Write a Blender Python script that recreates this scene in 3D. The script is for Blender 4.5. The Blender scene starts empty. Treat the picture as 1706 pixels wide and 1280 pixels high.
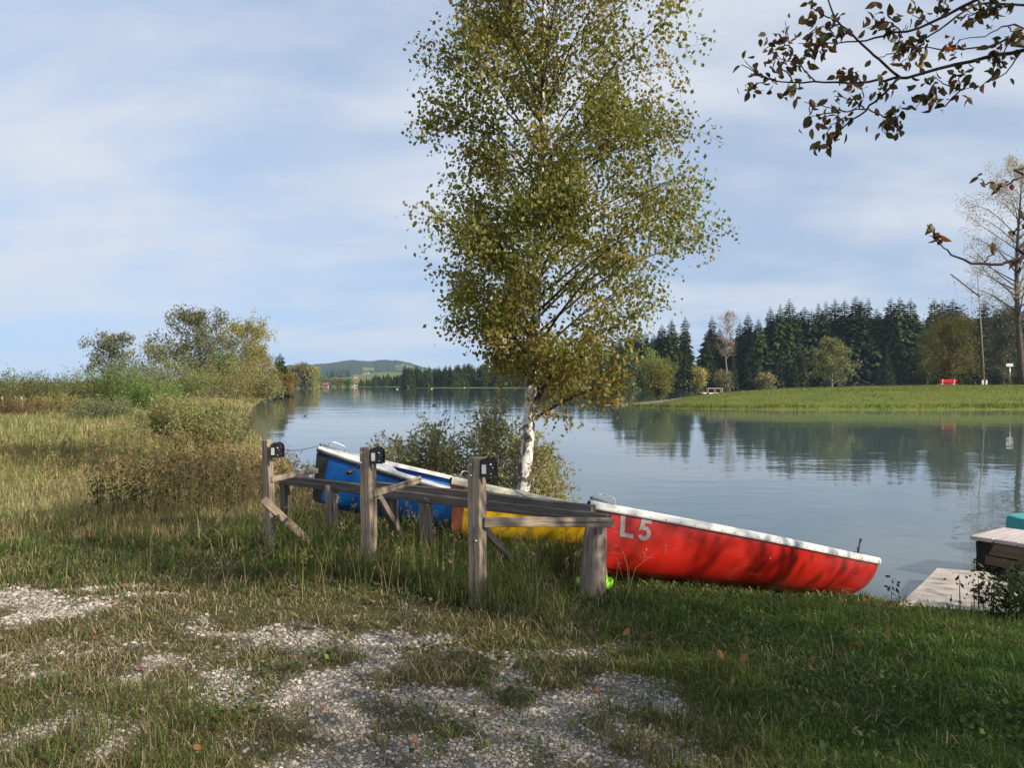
import bpy, math, random
import numpy as np
from mathutils import Vector, Matrix

# ------------------------------------------------------------------ camera, sky, sun, exposure
S = bpy.context.scene
COL = S.collection
R = math.radians
F = 1330.0                       # focal length in photo pixels (1706 wide)
EYE = 1.65
cam = bpy.data.cameras.new("camera")
cam.sensor_width = 36.0
cam.lens = 36.0 * F / 1706.0
cam.clip_start = 0.05
cam.clip_end = 20000
camo = bpy.data.objects.new("camera", cam)
camo.location = (0, 0, EYE)
camo.rotation_euler = (R(90), 0, 0)
COL.objects.link(camo)
S.camera = camo

SUN_EL = 31.0
SUN_AZ = (0.83, -0.56)           # horizontal direction towards the sun
SUN_STRENGTH = 5.0
SKY_STRENGTH = 0.115
EXPOSURE = 0.5
sun_d = Vector((SUN_AZ[0], SUN_AZ[1], 0)).normalized() * math.cos(R(SUN_EL)) + Vector((0, 0, math.sin(R(SUN_EL))))
sl = bpy.data.lights.new("sun", 'SUN')
sl.energy = SUN_STRENGTH
sl.angle = R(0.5)
sl.color = (1.0, 0.90, 0.74)
so = bpy.data.objects.new("sun", sl)
so.rotation_euler = sun_d.to_track_quat('Z', 'Y').to_euler()
so.location = sun_d * 50
COL.objects.link(so)

wd = bpy.data.worlds.new("World")
S.world = wd
wd.use_nodes = True
wn = wd.node_tree
wn.nodes.clear()
def WN(t, **k):
    n = wn.nodes.new(t)
    for a, b in k.items(): setattr(n, a, b)
    return n
def wmath(op, a, b=None, c=None):
    n = WN('ShaderNodeMath', operation=op)
    for i, v in enumerate((a, b, c)):
        if v is None: continue
        if hasattr(v, 'links'): wn.links.new(v, n.inputs[i])
        else: n.inputs[i].default_value = v
    return n.outputs[0]
sky = WN('ShaderNodeTexSky')
sky.sky_type = 'NISHITA'
sky.sun_disc = False
sky.sun_elevation = R(SUN_EL)
sky.sun_rotation = math.atan2(SUN_AZ[0], SUN_AZ[1])
sky.altitude = 700
sky.air_density = 1.0
sky.dust_density = 0.25
sky.ozone_density = 1.5
tc = WN('ShaderNodeTexCoord')
lift = WN('ShaderNodeVectorMath', operation='ADD')
lift.inputs[1].default_value = (0, 0, 0.20)
flat = WN('ShaderNodeVectorMath', operation='MULTIPLY')
flat.inputs[1].default_value = (1, 1, 0.35)
wn.links.new(tc.outputs['Generated'], flat.inputs[0])
wn.links.new(flat.outputs[0], lift.inputs[0])
lnorm = WN('ShaderNodeVectorMath', operation='NORMALIZE')
wn.links.new(lift.outputs[0], lnorm.inputs[0])
wn.links.new(lnorm.outputs[0], sky.inputs[0])
sep = WN('ShaderNodeSeparateXYZ')
wn.links.new(tc.outputs['Generated'], sep.inputs[0])
zz = wmath('ADD', wmath('ABSOLUTE', sep.outputs[2]), 0.24)
cx = wmath('DIVIDE', sep.outputs[0], zz)
cy = wmath('DIVIDE', sep.outputs[1], zz)
comb = WN('ShaderNodeCombineXYZ')
wn.links.new(cx, comb.inputs[0]); wn.links.new(cy, comb.inputs[1])
mp = WN('ShaderNodeMapping')
mp.inputs['Rotation'].default_value = (0, 0, R(-16))
mp.inputs['Scale'].default_value = (0.85, 1.25, 1)
mp.inputs['Location'].default_value = (3.1, 0.4, 0)
wn.links.new(comb.outputs[0], mp.inputs[0])
nz = WN('ShaderNodeTexNoise')
nz.inputs['Scale'].default_value = 1.25
nz.inputs['Detail'].default_value = 7
nz.inputs['Roughness'].default_value = 0.53
nz.inputs['Distortion'].default_value = 0.5
wn.links.new(mp.outputs[0], nz.inputs['Vector'])
mp2 = WN('ShaderNodeMapping')
mp2.inputs['Rotation'].default_value = (0, 0, R(-30))
mp2.inputs['Scale'].default_value = (0.6, 1.9, 1)
wn.links.new(comb.outputs[0], mp2.inputs[0])
nz2 = WN('ShaderNodeTexNoise')
nz2.inputs['Scale'].default_value = 2.2
nz2.inputs['Detail'].default_value = 5
wn.links.new(mp2.outputs[0], nz2.inputs['Vector'])
cl = wmath('ADD', wmath('MULTIPLY', nz.outputs[0], 0.70), wmath('MULTIPLY', nz2.outputs[0], 0.30))
mr = WN('ShaderNodeMapRange', interpolation_type='SMOOTHSTEP')
wn.links.new(cl, mr.inputs[0])
mr.inputs[1].default_value = 0.36; mr.inputs[2].default_value = 0.64
mr.inputs[3].default_value = 0.34; mr.inputs[4].default_value = 1.0
elev = WN('ShaderNodeMapRange')      # fewer clouds low down
wn.links.new(sep.outputs[2], elev.inputs[0])
elev.inputs[1].default_value = 0.02; elev.inputs[2].default_value = 0.20
elev.inputs[3].default_value = 0.85; elev.inputs[4].default_value = 1.0
cfac = wmath('MULTIPLY', mr.outputs[0], elev.outputs[0])
skm = WN('ShaderNodeVectorMath', operation='SCALE')
wn.links.new(sky.outputs[0], skm.inputs[0])
skm.inputs['Scale'].default_value = SKY_STRENGTH
mx = WN('ShaderNodeMix', data_type='RGBA')
wn.links.new(cfac, mx.inputs[0])
wn.links.new(skm.outputs[0], mx.inputs[6])
mx.inputs[7].default_value = (0.52, 0.55, 0.61, 1)
bg = WN('ShaderNodeBackground')
bg.inputs[1].default_value = 1.0
wn.links.new(mx.outputs[2], bg.inputs[0])
wo = WN('ShaderNodeOutputWorld')
wn.links.new(bg.outputs[0], wo.inputs[0])

S.view_settings.view_transform = 'Standard'
S.view_settings.look = 'None'
S.view_settings.exposure = EXPOSURE
S.view_settings.gamma = 1.0
S.render.engine = 'CYCLES'
S.cycles.max_bounces = 7
S.cycles.transparent_max_bounces = 4
S.cycles.volume_bounces = 0
S.cycles.use_denoising = True

# ------------------------------------------------------------------ helpers
RNG = np.random.default_rng(11)
WATER = -0.65
def W(px, py, D):
    return np.array([(px - 853.0) / F * D, D, EYE - (py - 640.0) / F * D])
def nrm(v):
    v = np.asarray(v, float)
    return v / (np.linalg.norm(v, axis=-1, keepdims=True) + 1e-12)

def hash2(i, j, seed):
    h = (i.astype(np.int64) * 374761393 + j.astype(np.int64) * 668265263 + seed * 974711) & 0x7fffffff
    h = ((h ^ (h >> 13)) * 1274126177) & 0x7fffffff
    return ((h ^ (h >> 16)) & 0xffff) / 65535.0
def vnoise(x, y, s, seed=0):
    x = np.asarray(x, float) / s; y = np.asarray(y, float) / s
    i = np.floor(x); j = np.floor(y); fx = x - i; fy = y - j
    fx = fx * fx * (3 - 2 * fx); fy = fy * fy * (3 - 2 * fy)
    a = hash2(i, j, seed); b = hash2(i + 1, j, seed); c = hash2(i, j + 1, seed); d = hash2(i + 1, j + 1, seed)
    return (a * (1 - fx) + b * fx) * (1 - fy) + (c * (1 - fx) + d * fx) * fy
def fbm(x, y, s, seed=0, o=4):
    t = 0; w = 1; tot = 0
    for k in range(o):
        t = t + w * vnoise(x, y, s / 2 ** k, seed + k * 7); tot += w; w *= 0.5
    return t / tot
def sst(x, a, b):
    t = np.clip((x - a) / (b - a), 0, 1)
    return t * t * (3 - 2 * t)

def cat(parts):
    """join (V, F) pairs; F of mixed size -> list of face arrays"""
    Vs, Fs, o = [], {}, 0
    for V, Fa in parts:
        V = np.asarray(V, float)
        for fa in (Fa if isinstance(Fa, list) else [Fa]):
            fa = np.asarray(fa)
            if len(fa): Fs.setdefault(fa.shape[1], []).append(fa + o)
        Vs.append(V); o += len(V)
    return np.vstack(Vs), [np.vstack(v) for v in Fs.values()]

def mesh_np(name, V, Fa, mat=None, col=None, smooth=False):
    me = bpy.data.meshes.new(name)
    V = np.asarray(V, np.float32)
    if not isinstance(Fa, list): Fa = [Fa]
    Fa = [np.asarray(f) for f in Fa if len(f)]
    loops = np.concatenate([f.reshape(-1) for f in Fa]).astype(np.int32)
    tot = np.concatenate([np.full(len(f), f.shape[1]) for f in Fa])
    st = np.concatenate([[0], np.cumsum(tot)[:-1]]).astype(np.int32)
    me.vertices.add(len(V)); me.vertices.foreach_set('co', V.reshape(-1))
    me.loops.add(len(loops)); me.loops.foreach_set('vertex_index', loops)
    me.polygons.add(len(tot)); me.polygons.foreach_set('loop_start', st)
    try: me.polygons.foreach_set('loop_total', tot.astype(np.int32))
    except Exception: pass
    me.polygons.foreach_set('use_smooth', np.full(len(tot), bool(smooth)))
    if col is not None:
        a = me.attributes.new('Col', 'FLOAT_COLOR', 'POINT')
        c = np.ones((len(V), 4), np.float32); c[:, :3] = col
        a.data.foreach_set('color', c.reshape(-1))
    if mat is not None: me.materials.append(mat)
    me.update(calc_edges=True)
    return me

def link(name, data, parent=None, loc=None):
    o = bpy.data.objects.new(name, data)
    COL.objects.link(o)
    if parent is not None: o.parent = parent
    if loc is not None: o.location = loc
    return o
def obj(name, parts, mat, parent=None, org=(0, 0, 0), smooth=False, col=None):
    """parts in world coordinates; org = the world origin of the parent chain"""
    V, Fa = cat(parts) if isinstance(parts, list) else (parts[0], parts[1])
    V = np.asarray(V, float) - np.asarray(org, float)
    return link(name, mesh_np(name, V, Fa, mat, col, smooth), parent)
def tag(o, label=None, cat_=None, group=None, kind=None):
    if label: o['label'] = label
    if cat_: o['category'] = cat_
    if group: o['group'] = group
    if kind: o['kind'] = kind
    return o
def thing(name, label, cat_, loc=(0, 0, 0), group=None):
    o = link(name, None, None, loc)
    o.empty_display_size = 0.1
    return tag(o, label, cat_, group)
def dup(o, parent=None):
    c = o.copy(); COL.objects.link(c)
    if parent is not None: c.parent = parent
    for ch in list(o.children): dup(ch, c)
    return c
def bevel(o, w=0.006, seg=2):
    m = o.modifiers.new('bevel', 'BEVEL'); m.width = w; m.segments = seg; m.limit_method = 'ANGLE'
    return o

# --- primitive shapes, all return (V, F)
BOXF = np.array([[0, 3, 2, 1], [4, 5, 6, 7], [0, 1, 5, 4], [1, 2, 6, 5], [2, 3, 7, 6], [3, 0, 4, 7]])
def box(c, s, M=None):
    v = np.array([[-1, -1, -1], [1, -1, -1], [1, 1, -1], [-1, 1, -1], [-1, -1, 1], [1, -1, 1], [1, 1, 1], [-1, 1, 1]]) * 0.5 * np.asarray(s, float)
    if M is not None: v = v @ np.asarray(M)
    return v + np.asarray(c, float), BOXF
def tube(path, rad, n=8, cap=True):
    P = np.asarray(path, float); m = len(P)
    r = np.broadcast_to(np.asarray(rad, float), (m,))
    T = nrm(np.gradient(P, axis=0))
    up = np.array([0.13, 0.21, 1.0]) if abs(T[0][2]) < 0.9 else np.array([1.0, 0.17, 0.05])
    V = []
    N = nrm(np.cross(T[0], up))
    for i in range(m):
        N = N - T[i] * np.dot(N, T[i]); N = nrm(N)
        Bn = np.cross(T[i], N)
        a = np.arange(n) * 2 * np.pi / n
        V.append(P[i] + r[i] * (np.cos(a)[:, None] * N + np.sin(a)[:, None] * Bn))
    V = np.vstack(V)
    i = np.arange(m - 1)[:, None] * n; k = np.arange(n)[None]
    q = np.stack([i + k, i + (k + 1) % n, i + n + (k + 1) % n, i + n + k], -1).reshape(-1, 4)
    Fs = [q]
    if cap:
        V = np.vstack([V, P[:1], P[-1:]])
        k = np.arange(n)
        Fs.append(np.stack([np.full(n, m * n), (k + 1) % n, k], -1))
        Fs.append(np.stack([np.full(n, m * n + 1), (m - 1) * n + k, (m - 1) * n + (k + 1) % n], -1))
    return V, Fs
def lathe(prof, n=20, M=None, c=(0, 0, 0)):
    p = np.asarray(prof, float); m = len(p)
    a = np.arange(n) * 2 * np.pi / n
    V = np.stack([p[:, 0][:, None] * np.cos(a), p[:, 0][:, None] * np.sin(a), np.repeat(p[:, 1][:, None], n, 1)], -1).reshape(-1, 3)
    i = np.arange(m - 1)[:, None] * n; k = np.arange(n)[None]
    q = np.stack([i + k, i + (k + 1) % n, i + n + (k + 1) % n, i + n + k], -1).reshape(-1, 4)
    if M is not None: V = V @ np.asarray(M)
    return V + np.asarray(c, float), q
def ball(c, r, n=10, m=7):
    th = np.linspace(0.02, np.pi - 0.02, m)
    V, q = lathe(np.stack([np.sin(th), -np.cos(th)], -1), n)
    return V * np.asarray(r, float) + np.asarray(c, float), q
def grid_faces(m, n):
    i = np.arange(m - 1)[:, None] * n; k = np.arange(n - 1)[None]
    return np.stack([i + k, i + k + 1, i + n + k + 1, i + n + k], -1).reshape(-1, 4)
def smooth_path(P, n):
    P = np.asarray(P, float); m = len(P)
    t = np.linspace(0, m - 1, n); out = []
    Pe = np.vstack([2 * P[0] - P[1], P, 2 * P[-1] - P[-2]])
    for x in t:
        i = min(int(x), m - 2); u = x - i
        p0, p1, p2, p3 = Pe[i], Pe[i + 1], Pe[i + 2], Pe[i + 3]
        out.append(0.5 * ((2 * p1) + (-p0 + p2) * u + (2 * p0 - 5 * p1 + 4 * p2 - p3) * u * u + (-p0 + 3 * p1 - 3 * p2 + p3) * u ** 3))
    return np.array(out)

# --- leaves, blades, stones
def leaf_cards(P, size, col, rng, droop=0.3, aspect=0.62, fold=0.25):
    """one folded rhombus per point: 4 verts, 2 triangles"""
    n = len(P)
    a = rng.normal(size=(n, 3)); a[:, 2] -= droop * 2; a = nrm(a)
    b = nrm(np.cross(a, rng.normal(size=(n, 3)))); c = np.cross(a, b)
    s = np.broadcast_to(np.asarray(size, float), (n,))[:, None]
    V = np.empty((n, 4, 3))
    V[:, 0] = P
    V[:, 1] = P + a * s * 0.48 + b * s * aspect * 0.5 + c * s * fold * 0.4
    V[:, 2] = P + a * s
    V[:, 3] = P + a * s * 0.48 - b * s * aspect * 0.5 + c * s * fold * 0.4
    i = np.arange(n)[:, None] * 4
    Fa = np.concatenate([i + np.array([[0, 1, 2]]), i + np.array([[0, 2, 3]])])
    return V.reshape(-1, 3), Fa, np.repeat(col, 4, 0)
def blades(P, h, w, lean, az, col, bend=0.6):
    n = len(P)
    d = np.stack([np.cos(az), np.sin(az), np.zeros(n)], -1)
    ta = az + np.pi / 2 + RNG.normal(size=n) * 0.5
    side = np.stack([np.cos(ta), np.sin(ta), np.zeros(n)], -1) * (w * 0.5)[:, None]
    up = np.array([0, 0, 1.0])
    m1 = P + up * (h * 0.5)[:, None] * np.cos(lean * 0.5)[:, None] + d * (h * 0.5 * np.sin(lean * 0.5))[:, None]
    tip = m1 + up * (h * 0.5 * np.cos(lean * (1 + bend)))[:, None] + d * (h * 0.5 * np.sin(lean * (1 + bend)))[:, None]
    V = np.empty((n, 5, 3))
    V[:, 0] = P - side; V[:, 1] = P + side; V[:, 2] = m1 + side * 0.8; V[:, 3] = m1 - side * 0.8; V[:, 4] = tip
    i = np.arange(n)[:, None] * 5
    Fa = np.concatenate([i + np.array([[0, 1, 2]]), i + np.array([[0, 2, 3]]), i + np.array([[3, 2, 4]])])
    return V.reshape(-1, 3), Fa, np.repeat(col, 5, 0)
def mixcol(A, B, t):
    t = np.asarray(t)[:, None]
    return np.asarray(A) * (1 - t) + np.asarray(B) * t
def pick(cols, n, rng, jit=0.25, w=None):
    cols = np.asarray(cols, float)
    c = cols[rng.choice(len(cols), n, p=w)]
    return np.clip(c * np.exp(rng.normal(size=(n, 1)) * jit), 0.002, 0.9)

# ------------------------------------------------------------------ materials
def newmat(name):
    m = bpy.data.materials.new(name); m.use_nodes = True
    m.node_tree.nodes.clear()
    nt = m.node_tree
    out = nt.nodes.new('ShaderNodeOutputMaterial')
    return m, nt, out
class NT:
    def __init__(s, nt): s.nt = nt
    def n(s, t, ins=None, **k):
        x = s.nt.nodes.new(t)
        for a, b in k.items(): setattr(x, a, b)
        for a, b in (ins or {}).items(): s.set(x.inputs[a], b)
        return x
    def set(s, sock, v):
        if hasattr(v, 'links'): s.nt.links.new(v, sock)
        else:
            try: sock.default_value = v
            except Exception: sock.default_value = (*v, 1)
    def noise(s, vec, scale, detail=3, rough=0.5, dist=0.0):
        return s.n('ShaderNodeTexNoise', {'Vector': vec, 'Scale': scale, 'Detail': detail, 'Roughness': rough, 'Distortion': dist}).outputs[0]
    def ramp(s, f, a, b, lo=0.0, hi=1.0):
        return s.n('ShaderNodeMapRange', {0: f, 1: a, 2: b, 3: lo, 4: hi}, interpolation_type='SMOOTHSTEP').outputs[0]
    def mix(s, f, a, b):
        return s.n('ShaderNodeMix', {0: f, 6: a if hasattr(a, 'links') else (*a, 1), 7: b if hasattr(b, 'links') else (*b, 1)}, data_type='RGBA').outputs[2]
    def m(s, op, a, b=0.0): return s.n('ShaderNodeMath', {0: a, 1: b}, operation=op).outputs[0]
    def bump(s, h, strength=0.5, dist=0.01): return s.n('ShaderNodeBump', {'Height': h, 'Strength': strength, 'Distance': dist}).outputs[0]
    def coords(s, which='Object', scale=(1, 1, 1)):
        t = s.n('ShaderNodeTexCoord').outputs[which]
        return s.n('ShaderNodeMapping', {'Vector': t, 'Scale': scale}).outputs[0]
def paint(name, col, rough=0.5, var=0.15, nscale=6.0, dirt=None, dirtamt=0.4, metallic=0.0, bumps=0.0, spec=0.5, coat=0.0, dscale=3.0):
    m, nt, out = newmat(name); x = NT(nt)
    v = x.coords()
    f = x.noise(v, nscale, 5, 0.6)
    c = x.mix(x.ramp(f, 0.3, 0.7), tuple(np.array(col) * (1 - var)), tuple(np.clip(np.array(col) * (1 + var), 0, 0.95)))
    if dirt is not None:
        g = x.noise(v, dscale, 8, 0.7, 0.6)
        c = x.mix(x.ramp(g, 0.52, 0.75, 0, dirtamt), c, dirt)
    if 'boat_paint' in name and 'white' not in name:
        sc = x.noise(x.coords('Object', (1.4, 6, 55)), 1.0, 3, 0.55, 0.15)
        sk = x.noise(x.coords('Object', (1.1, 1.1, 1.6)), 1.3, 3, 0.6)
        c = x.mix(x.m('MULTIPLY', x.ramp(sc, 0.655, 0.70), x.ramp(sk, 0.42, 0.62, 0, 0.55)), c, tuple(np.clip(np.array(col) * 1.0 + 0.16, 0, .8)))
        c = x.mix(x.ramp(x.noise(x.coords('Object', (9, 9, 3.0)), 1.0, 7, 0.75, 0.5), 0.62, 0.76, 0, 0.3), c, tuple(np.array(col) * 0.45 + 0.015))
    b = x.n('ShaderNodeBsdfPrincipled', {'Base Color': c, 'Roughness': x.ramp(f, 0.2, 0.8, rough * 0.8, min(1, rough * 1.2)), 'Metallic': metallic, 'Specular IOR Level': spec, 'Coat Weight': coat, 'Coat Roughness': 0.15})
    if bumps: nt.links.new(x.bump(x.noise(v, nscale * 6, 4), bumps, 0.004), b.inputs['Normal'])
    nt.links.new(b.outputs[0], out.inputs[0])
    return m
def wood(name, a, b_, dark, scale=1.0, rough=0.85):
    m, nt, out = newmat(name); x = NT(nt)
    v = x.coords('Object', (38 * scale, 38 * scale, 1.6 * scale))
    g = x.noise(v, 1.0, 6, 0.6, 0.8)
    g2 = x.noise(x.coords('Object', (5, 5, 1.2)), 1.0, 4, 0.6)
    c = x.mix(x.ramp(g, 0.3, 0.72), a, b_)
    c = x.mix(x.ramp(g2, 0.45, 0.75, 0, 0.65), c, dark)
    crack = x.ramp(x.noise(x.coords('Object', (60 * scale, 60 * scale, 0.9 * scale)), 1.0, 2, 0.5, 0.3), 0.60, 0.70)
    c = x.mix(x.m('MULTIPLY', crack, 0.75), c, tuple(np.array(dark) * 0.3))
    b = x.n('ShaderNodeBsdfPrincipled', {'Base Color': c, 'Roughness': rough, 'Specular IOR Level': 0.25})
    h = x.m('SUBTRACT', g, x.m('MULTIPLY', crack, 1.4))
    nt.links.new(x.bump(h, 0.6, 0.006), b.inputs['Normal'])
    nt.links.new(b.outputs[0], out.inputs[0])
    return m
def foliage(name, trans=0.35, rough=0.55, spec=0.3, gain=1.0, tcol=(1.15, 1.1, 0.6), var=.2):
    m, nt, out = newmat(name); x = NT(nt)
    c = x.n('ShaderNodeAttribute', attribute_name='Col').outputs[0]
    oi = x.n('ShaderNodeObjectInfo').outputs['Random']
    hv = x.n('ShaderNodeHueSaturation', {'Color': c, 'Value': x.ramp(oi, 0, 1, (1 - var) * gain, (1 + var) * gain), 'Saturation': 1.0})
    c = hv.outputs[0]
    b = x.n('ShaderNodeBsdfPrincipled', {'Base Color': c, 'Roughness': rough, 'Specular IOR Level': spec})
    tcn = x.n('ShaderNodeMix', {0: 1.0, 6: c, 7: (*tcol, 1)}, data_type='RGBA', blend_type='MULTIPLY').outputs[2]
    t = x.n('ShaderNodeBsdfTranslucent', {'Color': tcn})
    mx_ = x.n('ShaderNodeMixShader', {0: trans, 1: b.outputs[0], 2: t.outputs[0]})
    nt.links.new(mx_.outputs[0], out.inputs[0])
    return m
M = {}
M['leaf'] = foliage('leaf_foliage', 0.42, 0.5, 0.35, gain=1.2)
M['leaf_near'] = foliage('near_leaf_foliage', 0.38, 0.5, 0.3, tcol=(1.5, 0.9, 0.5))
M['birchleaf'] = foliage('birch_leaf_foliage', 0.50, 0.45, 0.4, gain=1.55)
M['needle'] = foliage('needle_foliage', 0.08, 0.7, 0.2, var=.38)
M['grass'] = foliage('grass_blades', 0.36, 0.6, 0.25)
M['post'] = wood('weathered_post_wood', (0.20, 0.155, 0.115), (0.36, 0.29, 0.22), (0.13, 0.095, 0.065))
M['rail'] = wood('dark_rail_wood', (0.075, 0.062, 0.055), (0.19, 0.165, 0.145), (0.045, 0.037, 0.032))
M['log'] = wood('round_log_wood', (0.16, 0.125, 0.10), (0.31, 0.26, 0.215), (0.09, 0.07, 0.055), 0.7)
M['plank'] = wood('pale_dock_plank', (0.40, 0.35, 0.33), (0.56, 0.50, 0.48), (0.33, 0.27, 0.24), 0.6)
M['beamwood'] = wood('brown_dock_beam', (0.09, 0.062, 0.04), (0.17, 0.125, 0.085), (0.05, 0.035, 0.025), 0.6)
M['darkwood'] = wood('black_dock_post', (0.015, 0.014, 0.014), (0.035, 0.03, 0.03), (0.01, 0.01, 0.01), 0.6)
M['red'] = paint('red_boat_paint', (0.36, 0.010, 0.005), 0.34, 0.10, 1.6, (0.34, 0.03, 0.018), 0.5, coat=0.0)
M['yellow'] = paint('yellow_boat_paint', (0.58, 0.35, 0.006), 0.4, 0.08, 2.0, (0.45, 0.25, 0.02), 0.5)
M['blue'] = paint('blue_boat_paint', (0.007, 0.10, 0.36), 0.38, 0.12, 2.0, (0.02, 0.08, 0.25), 0.4)
M['white'] = paint('white_boat_paint', (0.60, 0.60, 0.585), 0.42, 0.06, 5, (0.42, 0.42, 0.40), 0.5)
M['cream'] = paint('cream_rim_paint', (0.60, 0.56, 0.43), 0.45, 0.06, 5, (0.45, 0.38, 0.24), 0.5)
M['rubber'] = paint('black_rubber', (0.022, 0.022, 0.025), 0.7, 0.2, 9)
M['rust'] = paint('rust_brown_patch', (0.17, 0.05, 0.025), 0.7, 0.3, 9, (0.06, 0.03, 0.02), 0.6)
M['grey'] = paint('grey_lettering', (0.27, 0.25, 0.235), 0.5, 0.12, 12)
M['steel'] = paint('galvanised_steel', (0.50, 0.49, 0.47), 0.35, 0.15, 20, (0.25, 0.22, 0.2), 0.5, metallic=0.85)
M['chain'] = paint('dull_chain_steel', (0.22, 0.20, 0.18), 0.45, 0.2, 20, metallic=0.7)
M['winch'] = paint('black_winch_metal', (0.018, 0.018, 0.02), 0.45, 0.2, 12)
M['sticker'] = paint('pale_sticker', (0.62, 0.61, 0.58), 0.5, 0.1, 60, (0.3, 0.3, 0.3), 0.35, dscale=50)
M['bluesticker'] = paint('blue_sticker', (0.25, 0.40, 0.55), 0.5, 0.1, 30)
M['lime'] = paint('lime_plastic', (0.30, 0.85, 0.03), 0.35, 0.06, 8)
M['pink'] = paint('pink_plastic', (0.55, 0.22, 0.20), 0.4, 0.06, 8)
M['teal'] = paint('teal_plastic', (0.025, 0.32, 0.31), 0.4, 0.1, 4)
M['navy'] = paint('navy_fender', (0.06, 0.075, 0.13), 0.5, 0.1, 6)
M['concrete'] = paint('pale_concrete', (0.40, 0.36, 0.315), 0.85, 0.1, 5, (0.42, 0.31, 0.17), 0.8, bumps=0.3, dscale=2.2)
M['redbench'] = paint('red_bench_paint', (0.62, 0.03, 0.025), 0.45, 0.1, 4)
M['whitewash'] = paint('whitewashed_timber', (0.75, 0.73, 0.68), 0.7, 0.08, 4)
M['tablewood'] = paint('light_table_timber', (0.55, 0.47, 0.36), 0.8, 0.12, 4)
M['darkplank'] = paint('dark_brown_timber', (0.035, 0.026, 0.02), 0.8, 0.2, 4)
M['mast'] = paint('brown_mast_timber', (0.27, 0.20, 0.13), 0.7, 0.15, 2)
M['mastdark'] = paint('dark_spar_timber', (0.10, 0.075, 0.07), 0.7, 0.15, 2)
M['signplate'] = paint('grey_sign_plate', (0.55, 0.57, 0.60), 0.5, 0.1, 6)
M['roof'] = paint('red_tile_roof', (0.17, 0.075, 0.055), 0.85, 0.15, 2)
M['wall'] = paint('pale_plaster', (0.48, 0.45, 0.40), 0.9, 0.08, 1)
M['birdwhite'] = paint('white_feathers', (0.82, 0.82, 0.80), 0.7, 0.03, 4)
M['birddark'] = paint('dark_feathers', (0.05, 0.045, 0.04), 0.7, 0.1, 4)
M['glass'] = paint('dark_window_glass', (0.03, 0.035, 0.04), 0.1, 0.1, 2)

def bark(name, a, b_, scale=(6, 6, 1.5)):
    m, nt, out = newmat(name); x = NT(nt)
    v = x.coords('Object', scale)
    g = x.noise(v, 1.5, 6, 0.65)
    c = x.mix(x.ramp(g, 0.35, 0.7), a, b_)
    b = x.n('ShaderNodeBsdfPrincipled', {'Base Color': c, 'Roughness': 0.9, 'Specular IOR Level': 0.2})
    nt.links.new(x.bump(g, 0.6, 0.02), b.inputs['Normal'])
    nt.links.new(b.outputs[0], out.inputs[0])
    return m
M['bark'] = bark('grey_brown_bark', (0.055, 0.042, 0.033), (0.14, 0.115, 0.095))
M['barkpale'] = bark('pale_limb_bark', (0.16, 0.14, 0.12), (0.36, 0.32, 0.28))
M['barktwig'] = bark('dark_twig_bark', (0.035, 0.024, 0.022), (0.085, 0.06, 0.055))
def birchbark():
    m, nt, out = newmat('birch_bark'); x = NT(nt)
    v = x.coords('Object', (7, 7, 15))
    g = x.noise(v, 1.0, 5, 0.6, 0.4)
    pat = x.noise(x.coords('Object', (5.0, 5.0, 3.6)), 1.0, 5, 0.66, 1.0)
    bands = x.noise(x.coords('Object', (1.6, 1.6, 11)), 1.0, 4, 0.6, 0.3)
    white = x.mix(x.ramp(g, 0.3, 0.7), (0.50, 0.46, 0.40), (0.72, 0.68, 0.61))
    c = x.mix(x.ramp(pat, 0.47, 0.55, 0, 0.93), white, (0.05, 0.038, 0.03))
    c = x.mix(x.ramp(bands, 0.585, 0.62, 0, 0.88), c, (0.10, 0.075, 0.055))
    b = x.n('ShaderNodeBsdfPrincipled', {'Base Color': c, 'Roughness': 0.75, 'Specular IOR Level': 0.25})
    nt.links.new(x.bump(pat, 0.5, 0.01), b.inputs['Normal'])
    nt.links.new(b.outputs[0], out.inputs[0])
    return m
M['birch'] = birchbark()

# ------------------------------------------------------------------ terrain
def sd_poly(x, y, poly):
    P = np.asarray(poly, float); x = np.asarray(x, float); y = np.asarray(y, float)
    d = np.full(x.shape, 1e18); ins = np.zeros(x.shape, bool)
    for i in range(len(P)):
        a = P[i]; b = P[(i + 1) % len(P)]; e = b - a
        t = np.clip(((x - a[0]) * e[0] + (y - a[1]) * e[1]) / (e @ e), 0, 1)
        d = np.minimum(d, (x - a[0] - t * e[0]) ** 2 + (y - a[1] - t * e[1]) ** 2)
        c = ((a[1] > y) != (b[1] > y))
        if abs(e[1]) > 1e-12: ins ^= c & (x < e[0] * (y - a[1]) / e[1] + a[0])
    d = np.sqrt(d)
    return np.where(ins, d, -d)
NEAR = [(40, -14), (13.5, 1.4), (7.6, 5.4), (4.97, 7.73), (3.47, 8.95), (2.05, 10.3), (0.67, 11.33), (-1.2, 12.7), (-3.2, 15.2), (-5.4, 20),
        (-8, 27.5), (-13, 40), (-18.5, 56), (-27, 84), (-35, 112), (-41, 138), (-43.5, 150), (-47, 156), (-60, 160), (-120, 200), (-260, 250), (-900, 300), (-900, -300), (40, -300)]
PEN = [(9.6, 87), (11.4, 80), (15.5, 74.5), (24, 71.8), (34, 71), (47, 72), (70, 73), (140, 70), (140, 112), (70, 108), (47, 104), (34, 101), (24, 98.5), (16, 94), (12, 90)]
FARP = [(2500, 100), (420, 210), (200, 285), (110, 298), (60, 303), (36, 316), (22, 400), (5, 446), (-25, 452), (-62, 466), (-72, 540), (-92, 600), (-130, 615), (-150, 560), (-118, 410), (-102, 385), (-130, 372), (-400, 380), (-3000, 500), (-6000, 6500), (6000, 6500), (6000, 100)]
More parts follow.
